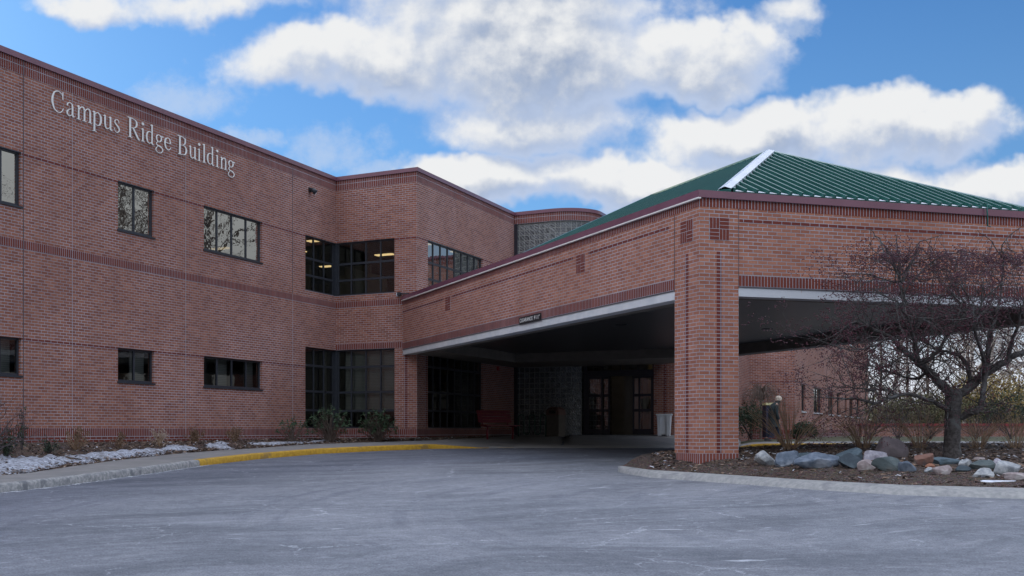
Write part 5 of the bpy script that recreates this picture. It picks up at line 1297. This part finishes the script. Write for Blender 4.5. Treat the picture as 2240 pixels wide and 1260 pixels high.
hydr(427, 968, 54, 36, 'brown dried hydrangea in front of the wider window', 4, n=40)
hydr(515, 966, 50, 36, 'brown dried hydrangea farthest right, with one tall stalk', 5, n=38)
# --- left edge shrubs
def bare_shrub(p, H_, n, label, seed, m_=M_TWIG, lvl=3, W_=1., name='bare_shrub', group=None, lean=(0, 0, 0), r0=.022):
    rn = random.Random(seed); t_ = thing(name, p, label, 'shrub', group); mb = MB(); tp2 = []
    for k in range(n):
        a = 2*pi*k/n+rn.random(); d = (Vector((cos(a)*W_, sin(a)*W_, 1.))+Vector(lean)).normalized(); grow(mb, Vector(p)+rdir(rn)*.05, d, H_*.5, r0, lvl, rn, tp2, .05, .7, 3, .8, None, 5, 4, .66)
    mb.build('branches', m_, t_); return t_
X, Y, z = on_bed(-45, 1000); p = cw(X, Y, z)
bare_shrub(p, 1.5, 8, 'leafless dark shrub reaching in from the left edge over the brick wall', 11, lean=(.55, .5, 0), lvl=4, W_=.6)
def green_shrub(u, v, wpx, hpx, label, seed, n=260, cat='shrub', M=M_EVER):
    rn = random.Random(seed); X, Y, z = on_bed(u, v); p = cw(X, Y, z-.03); m_ = Y/F; t_ = thing('evergreen_shrub', p, label, cat); mb = MB(); st = MB(); W_, H_ = wpx*m_/2, hpx*m_
    for k in range(14):
        a = rn.uniform(0, 2*pi); r = rn.random(); e = p+Vector((cos(a)*W_*r, sin(a)*W_*r, H_*rn.uniform(.4, 1))); st.tube([p, p.lerp(e, .5)+rdir(rn)*.04, e], [.006, .005, .003], 4, cap=False)
        for j in range(n//14): q_ = p.lerp(e, rn.uniform(.25, 1.))+rdir(rn)*.05; leafq(mb, q_, rdir(rn, .3), rdir(rn), .055, .03)
    st.build('stems', M_TWIG, t_); mb.build('leaves', M, t_)
green_shrub(12, 1000, 70, 70, 'leafy dark green shrub at the left edge in the snow', 5, 420)
green_shrub(105, 992, 70, 48, 'sparse leafy green shrub beside the wide dried hydrangea', 6, 200)
green_shrub(48, 985, 26, 100, 'thin upright leafy shoot against the joint of the brick wall', 8, 150)

# ================================================================== far side: hedges, garden wall, trees
def far(u, Y, z=-.3): return cw((u-CU)/F*Y, Y, z)
def hedge(u, Y, wd, ht, label, seed, m_, n, L=.09, name='evergreen_bush', lumps=7, group=None):
    rn = random.Random(seed); p = far(u, Y); t_ = thing(name, p, label, 'bush', group); mb = MB(); st = MB()
    for k in range(lumps):
        c = p+Vector(((rn.random()-.5)*wd*ca, (rn.random()-.5)*wd*sa, ht*rn.uniform(.3, .72))); rr = ht*rn.uniform(.24, .4); leafball(mb, c, (rr*1.3, rr*1.2, rr), n//lumps, L, L*.55, rn, .35)
        st.tube([p+rdir(rn)*.1, c], [.02, .008], 4, cap=False)
    st.build('stems', M_TWIG, t_); mb.build('foliage', m_, t_)
hedge(1640, 44.8, 1.6, 1.45, 'dark evergreen bush right beside the brick pillar', 1, M_EVER, 2200)
hedge(1745, 45.4, 1.3, .65, 'low dark bush at the corner of the far brick wing', 2, M_EVER, 1500)
for (u, Y, H_, sd, lb) in ((1795, 47, .9, 31, 'low brown twiggy shrub under the first narrow windows'), (1850, 50, 1.0, 32, 'low brown twiggy shrub under the last narrow windows')):
    bare_shrub(far(u, Y), H_, 9, lb, sd, M_BRTREE, 3, 1.1, r0=.012)
# weeping shrub
rn = random.Random(9); p = far(1664, 46.2); t_ = thing('weeping_shrub', p, 'bare weeping shrub with drooping twigs against the far brick wall', 'shrub'); mb = MB()
mb.tube([p, p+Vector((0, 0, 1.1)), p+Vector((.05, 0, 1.9))], [.05, .045, .03], 6)
for k in range(150):
    a = rn.uniform(0, 2*pi); r = rn.uniform(.25, 1.05); b = p+Vector((0, 0, rn.uniform(1.5, 2.))); e1 = b+Vector((cos(a)*r*.6, sin(a)*r*.6, .28)); e2 = b+Vector((cos(a)*r, sin(a)*r, -.1)); e3 = e2+Vector((cos(a)*.12, sin(a)*.12, -rn.uniform(.4, 1.0)))
    mb.tube([b, e1, e2, e3], [.009, .007, .005, .003], 3, cap=False)
mb.build('branches', M_BRTREE, t_)
for (u, Y, H_, sd, lb) in ((1905, 47, 1.9, 41, 'tall leafless shrub at the end of the far brick wing'), (1965, 45, 2.3, 42, 'tallest leafless shrub behind the big boulder'), (2035, 46, 2.1, 43, 'leafless shrub behind the crabapple, left of its trunk'), (2135, 47, 1.8, 44, 'leafless shrub just right of the crabapple trunk'), (2210, 46, 1.9, 45, 'leafless shrub at the right edge behind the island')):
    bare_shrub(far(u, Y), H_, 15, lb, sd, M_TWIG, 4, .75, r0=.014, group='leafless shrubs behind the far sidewalk')
gw = thing('garden_wall', far(2120, 56), 'low brick garden wall with red coping beyond the far sidewalk', 'wall')
a_, b_ = far(1885, 57), far(2900, 57); GF = Fr(a_.xy, ((b_-a_).xy).normalized(), Vector(((b_-a_).y, -(b_-a_).x)).normalized()); GL = (b_-a_).xy.length
mb = MB(); mb.fbox(GF, 0, GL, -.6, .25, -.3, 0); mb.build('wall', M_BRICK, gw); mb = MB(); mb.fbox(GF, -.05, GL, .251, .38, -.35, .05); mb.build('coping', noisy('red_wall_coping', (.26, .045, .05), (.32, .06, .065), 4, .6), gw)
# bushes with leaves beyond the wall
for (u, Y, wd, ht, m_, n, lb) in ((2075, 66, 5, 2.8, M_OLIVE, 2600, 'olive green bush behind the crabapple trunk'), (2150, 70, 4.5, 4.0, M_YLEAF, 3000, 'sunlit yellow leaved bush right of the crabapple trunk'), (2215, 64, 3.6, 2.6, M_EVER, 2400, 'dark evergreen bush beyond the garden wall at the right edge'),
   (2235, 76, 4.5, 4.6, M_YLEAF, 2600, 'tall yellow leaved bush at the right edge'), (1995, 68, 5, 2.4, M_OLIVE, 2200, 'olive bush behind the leafless shrubs, nearest the far wing'), (2185, 80, 5, 4.8, M_OLIVE, 2600, 'olive bush between the two yellow ones')):
    hedge(u, Y, wd, ht, lb, int(u), m_, n, .16, 'leafy_bush', 9)
# bare trees: three prototypes copied
def bare_tree(p, H_, seed, m_, label, group, lean=0., lvl=4, tr=.17):
    rn = random.Random(seed); t_ = thing('bare_tree', p, label, 'tree', group); p = Vector(p); tk = MB(); br_ = MB(); pts = [p+Vector((0, 0, -.3))]; q_ = p.copy(); d = Vector((lean, 0, 1)).normalized(); rad = [tr*1.25]
    for k in range(8):
        q_ = q_+d*H_*.105+rdir(rn)*.1; pts.append(q_.copy()); rad.append(tr*(1-k/8.6))
    tk.tube(pts, rad, 8, cap=False); tk.build('trunk', m_, t_, True); tp2 = []
    for k in range(2, 9):
        for j in range(3): a = rn.uniform(0, 2*pi); grow(br_, pts[k], Vector((cos(a), sin(a), .8)).normalized(), H_*.2*(1.3-k/12), rad[k]*.5, lvl-1 if k < 8 else lvl-1, rn, tp2, .12, .4, 3, .75, None, 4, 4, .64)
    br_.build('crown', m_, t_); return t_
def copy_tree(src, loc, rz, sc_, label):
    r = src.copy(); COL.objects.link(r); r.location = loc; r.rotation_euler = (0, 0, rz); r.scale = (sc_,)*3; r['label'] = label
    for ch in list(src.children):
        c = ch.copy(); COL.objects.link(c); c.parent = r; c.matrix_parent_inverse = ch.matrix_parent_inverse.copy()
    return r
GT = 'bare trees beyond the far lawn'
tA = bare_tree(far(1950, 74), 13, 51, M_BIRCH, 'pale bare tree beside the end of the far brick wing', GT, .06)
tB = bare_tree(far(2118, 88), 16, 52, M_BRTREE, 'bare brown tree behind the crabapple trunk', GT)
tC = bare_tree(far(2165, 82), 15, 53, M_BIRCH, 'pale straight bare tree right of the crabapple trunk', GT, .0)
bpy.context.view_layer.update()
rn = random.Random(3)
for (src, u, Y, s_, lb) in ((tB, 1925, 105, 1., 'distant brown bare tree touching the end of the far wing'), (tC, 2110, 95, .9, 'pale bare tree seen just over the crabapple fork'), (tA, 2135, 78, 1.05, 'pale leaning bare tree above the garden wall'), (tB, 2030, 98, .9, 'brown bare tree left of the crabapple fork'), (tC, 2205, 90, 1., 'pale bare tree near the right edge'), (tA, 2240, 84, 1., 'pale bare tree cut by the right edge'), (tB, 1985, 90, .8, 'small brown bare tree among the shrubs behind the boulder'), (tB, 2260, 100, 1.1, 'brown bare tree outside the right edge')):
    copy_tree(src, far(u, Y), rn.uniform(0, 6.2), s_, lb)
# tall trees off to the right, seen only mirrored in the upper windows
M_TREED = noisy('dark_tree_bark', (.05, .04, .035), (.09, .075, .065), 3., .9)
LBT = 'tall bare tree beyond the right edge, mirrored in the upper windows'
tD = bare_tree(Vector((9, 52, -.3)), 22, 61, M_TREED, LBT, GT, 0., 3, .42); bpy.context.view_layer.update()
for i, (x, y, s_) in enumerate(((13, 57, 1.), (8.5, 60, 1.05), (16, 63, 1.05), (12, 68, 1.1), (19, 70, 1.1), (24, 66, 1.1))):
    copy_tree(tD, Vector((x, y, -.3)), rn.uniform(0, 6.2), s_, LBT)
# far wood: one twiggy mass along the horizon
mb = MB(); rn = random.Random(77); lf = MB()
for k in range(520):
    u = rn.uniform(1880, 2900); Y = rn.uniform(105, 150); p = far(u, Y, -.5); h = rn.uniform(2.5, 7)
    mb.tube([p, p+Vector((rn.uniform(-.4, .4), rn.uniform(-.4, .4), h))], [.06, .02], 3, cap=False)
    for _ in range(7):
        b = p+Vector((0, 0, h*rn.uniform(.2, .9))); mb.tube([b, b+rdir(rn, .6)*rn.uniform(.8, 2.)], [.03, .012], 3, cap=False)
    leafball(lf, p+Vector((0, 0, h*.4)), (1.6, 1.6, h*.42), 45, .35, .2, rn, .2)
tag(mb.build('distant_wood', M_BRTREE), 'bare brown distant wood along the horizon on the right', 'woodland', kind='stuff')
tag(lf.build('distant_undergrowth', M_OLIVE), 'olive brown undergrowth of the distant wood', 'undergrowth', kind='stuff')

# ================================================================== person
def skinned(name, verts, edges, rad, m_, parent, M, sub=2, root=0):
    me = bpy.data.meshes.new(name); me.from_pydata([M @ Vector(v) for v in verts], edges, []); o = bpy.data.objects.new(name, me); COL.objects.link(o)
    md = o.modifiers.new('skin', 'SKIN'); md.use_smooth_shade = True
    for i, sv in enumerate(me.skin_vertices[0].data):
        r = rad[i]; sv.radius = (r if hasattr(r, '__len__') else (r, r)); sv.use_root = (i == root)
    o.modifiers.new('sub', 'SUBSURF').levels = sub; bpy.context.view_layer.update()
    me2 = bpy.data.meshes.new_from_object(o.evaluated_get(bpy.context.evaluated_depsgraph_get())); o.modifiers.clear(); o.data = me2
    me2.materials.clear(); me2.materials.append(m_); me2.polygons.foreach_set('use_smooth', [True]*len(me2.polygons)); o.parent = parent; o.matrix_parent_inverse = Matrix.Translation(-parent.location); return o
pY = 42.; pX = (1691-CU)/F*pY; pZ = ground_z(pX, pY)+.16
ps = thing('person', cw(pX, pY, pZ), 'hunched person in a long dark coat and pale knitted hat walking behind the dead shrubs', 'person')
HS = 98*pY/F/1.56
PM = Matrix.Translation(cw(pX, pY, pZ)) @ Matrix.Rotation(TH, 4, 'Z') @ Matrix.Scale(HS, 4)
M_SKIN = noisy('skin', (.42, .25, .19), (.48, .3, .23), 12, .6); M_COAT = noisy('dark_coat', (.018, .03, .032), (.03, .045, .048), 9, .9, bmp=.3); M_TROU = noisy('navy_trousers', (.015, .02, .035), (.022, .03, .05), 9, .9)
M_HAT = noisy('pale_hat', (.48, .42, .34), (.62, .55, .46), 30, .95, bmp=.5); M_SHOE = noisy('dark_shoes', (.02, .018, .018), (.03, .03, .03), 9, .6)
V = [(0, 0, .88), (.02, 0, 1.05), (.07, 0, 1.22), (.13, 0, 1.33), (.19, 0, 1.40), (.25, 0, 1.45), (.27, 0, 1.50),
     (.02, -.09, .84), (.13, -.09, .47), (.19, -.09, .09), (.29, -.09, .04), (0, .09, .84), (-.05, .09, .47), (-.20, .09, .13), (-.12, .10, .04),
     (.08, -.17, 1.28), (.02, -.22, 1.02), (.12, -.20, .80), (.16, -.195, .73), (.08, .17, 1.28), (.02, .22, 1.02), (.10, .20, .80), (.14, .195, .73)]
E = [(0, 1), (1, 2), (2, 3), (3, 4), (4, 5), (5, 6), (0, 7), (7, 8), (8, 9), (9, 10), (0, 11), (11, 12), (12, 13), (13, 14), (2, 15), (15, 16), (16, 17), (17, 18), (2, 19), (19, 20), (20, 21), (21, 22)]
Rr_ = [(.12, .15), (.12, .14), (.12, .16), (.075, .1), .05, .085, .08, .09, .06, .04, .035, .09, .06, .04, .035, .06, .045, .032, .028, .06, .045, .032, .028]
# fingers
for sgn in (-1, 1):
    root = 18 if sgn < 0 else 22; b0 = V[root]
    for k in range(4):
        i0 = len(V); dx = -.03+.018*k; ln = (.045, .055, .052, .042)[k]
        V += [(b0[0]+dx+.012, b0[1], b0[2]-.055), (b0[0]+dx+.02, b0[1]-sgn*.008, b0[2]-.055-ln*.6), (b0[0]+dx+.016, b0[1]-sgn*.022, b0[2]-.055-ln)]; Rr_ += [.011, .009, .007]; E += [(root, i0), (i0, i0+1), (i0+1, i0+2)]
    i0 = len(V); V += [(b0[0]+.035, b0[1]-sgn*.012, b0[2]-.02), (b0[0]+.05, b0[1]-sgn*.02, b0[2]-.055)]; Rr_ += [.012, .008]; E += [(root, i0), (i0, i0+1)]
skinned('body', V, E, Rr_, M_SKIN, ps, PM)
def lathe2(name, rings, m_, parent, M, n=20, close=True):
    mb = MB(); vs = []; 
    for (x, y, z, rx, ry) in rings:
        for k in range(n): a = 2*pi*k/n; vs.append(M @ Vector((x+cos(a)*rx, y+sin(a)*ry, z)))
    fs = [(i*n+k, i*n+(k+1) % n, (i+1)*n+(k+1) % n, (i+1)*n+k) for i in range(len(rings)-1) for k in range(n)]
    if close: fs += [tuple(range(n)), tuple((len(rings)-1)*n+k for k in range(n))]
    mb.idx(vs, fs); return mb.build(name, m_, parent, True)
lathe2('coat', [(.05, 0, .52, .20, .20), (.03, 0, .70, .185, .19), (.01, 0, .90, .17, .185), (.01, 0, 1.05, .16, .18), (.03, 0, 1.2, .165, .205), (.07, 0, 1.31, .135, .18), (.12, 0, 1.375, .085, .105), (.15, 0, 1.40, .07, .075)], M_COAT, ps, PM)
for sgn in (-1, 1):
    skinned('sleeve', [(.07, sgn*.16, 1.29), (.05, sgn*.21, 1.16), (.02, sgn*.235, 1.02), (.11, sgn*.21, .82), (.135, sgn*.2, .77)], [(0, 1), (1, 2), (2, 3), (3, 4)], [.075, .072, .062, .055, .05], M_COAT, ps, PM, 1)
for (hx, kx, ax, az, y) in ((.02, .13, .19, .11, -.09), (0., -.05, -.20, .15, .09)):
    skinned('trouser_leg', [(hx, y, .80), (kx, y, .47), (ax, y, az)], [(0, 1), (1, 2)], [.115, .085, .075], M_TROU, ps, PM, 1)
for (x, z, y, up2) in ((.19, .0, -.09, 0), (-.20, .03, .09, .04)):
    lathe2('shoe', [(x+.05, y, z, .13, .045), (x+.05, y, z+.03, .135, .05), (x+.02, y, z+.07, .09, .045), (x, y, z+.11, .05, .045)], M_SHOE, ps, PM, 14)
# hat follows the bent head, scarf at the neck, nose and ear
lathe2('hat', [(.235, 0, 1.455, .095, .098), (.24, 0, 1.50, .115, .112), (.245, 0, 1.545, .112, .108), (.235, 0, 1.59, .085, .085), (.23, 0, 1.615, .04, .045)], M_HAT, ps, PM @ Matrix.Translation((-.05, 0, -.01)))
lathe2('scarf', [(.15, 0, 1.36, .09, .095), (.165, 0, 1.39, .10, .10), (.18, 0, 1.42, .085, .09), (.19, 0, 1.43, .06, .06)], M_BLACK, ps, PM, 16)
skinned('nose', [(.335, 0, 1.47), (.352, 0, 1.452)], [(0, 1)], [.012, .014], M_SKIN, ps, PM, 1)
# box behind the person
np_ = far(1681, 43.6, -.2); nb_ = thing('newspaper_box', np_, 'dark blue box with a pale yellow striped top behind the walking person', 'newspaper box')
l = LB((np_.x, np_.y, -.25), TH); l.box((-.16, -.2, 0), (.16, .2, 1.2)); l.m.build('body', noisy('blue_box_paint', (.012, .016, .04), (.018, .022, .055), 5, .5), nb_, bevel=.01)
l = LB((np_.x, np_.y, -.25), TH); l.box((-.17, -.21, 1.24), (.17, .21, 1.33)); l.m.build('top', noisy('pale_yellow_paint', (.55, .52, .25), (.62, .6, .34), 5, .5), nb_, bevel=.008)
l = LB((np_.x, np_.y, -.25), TH); l.box((-.165, -.205, 1.201), (.165, .205, 1.239)); l.m.build('stripe', M_BLACK, nb_)
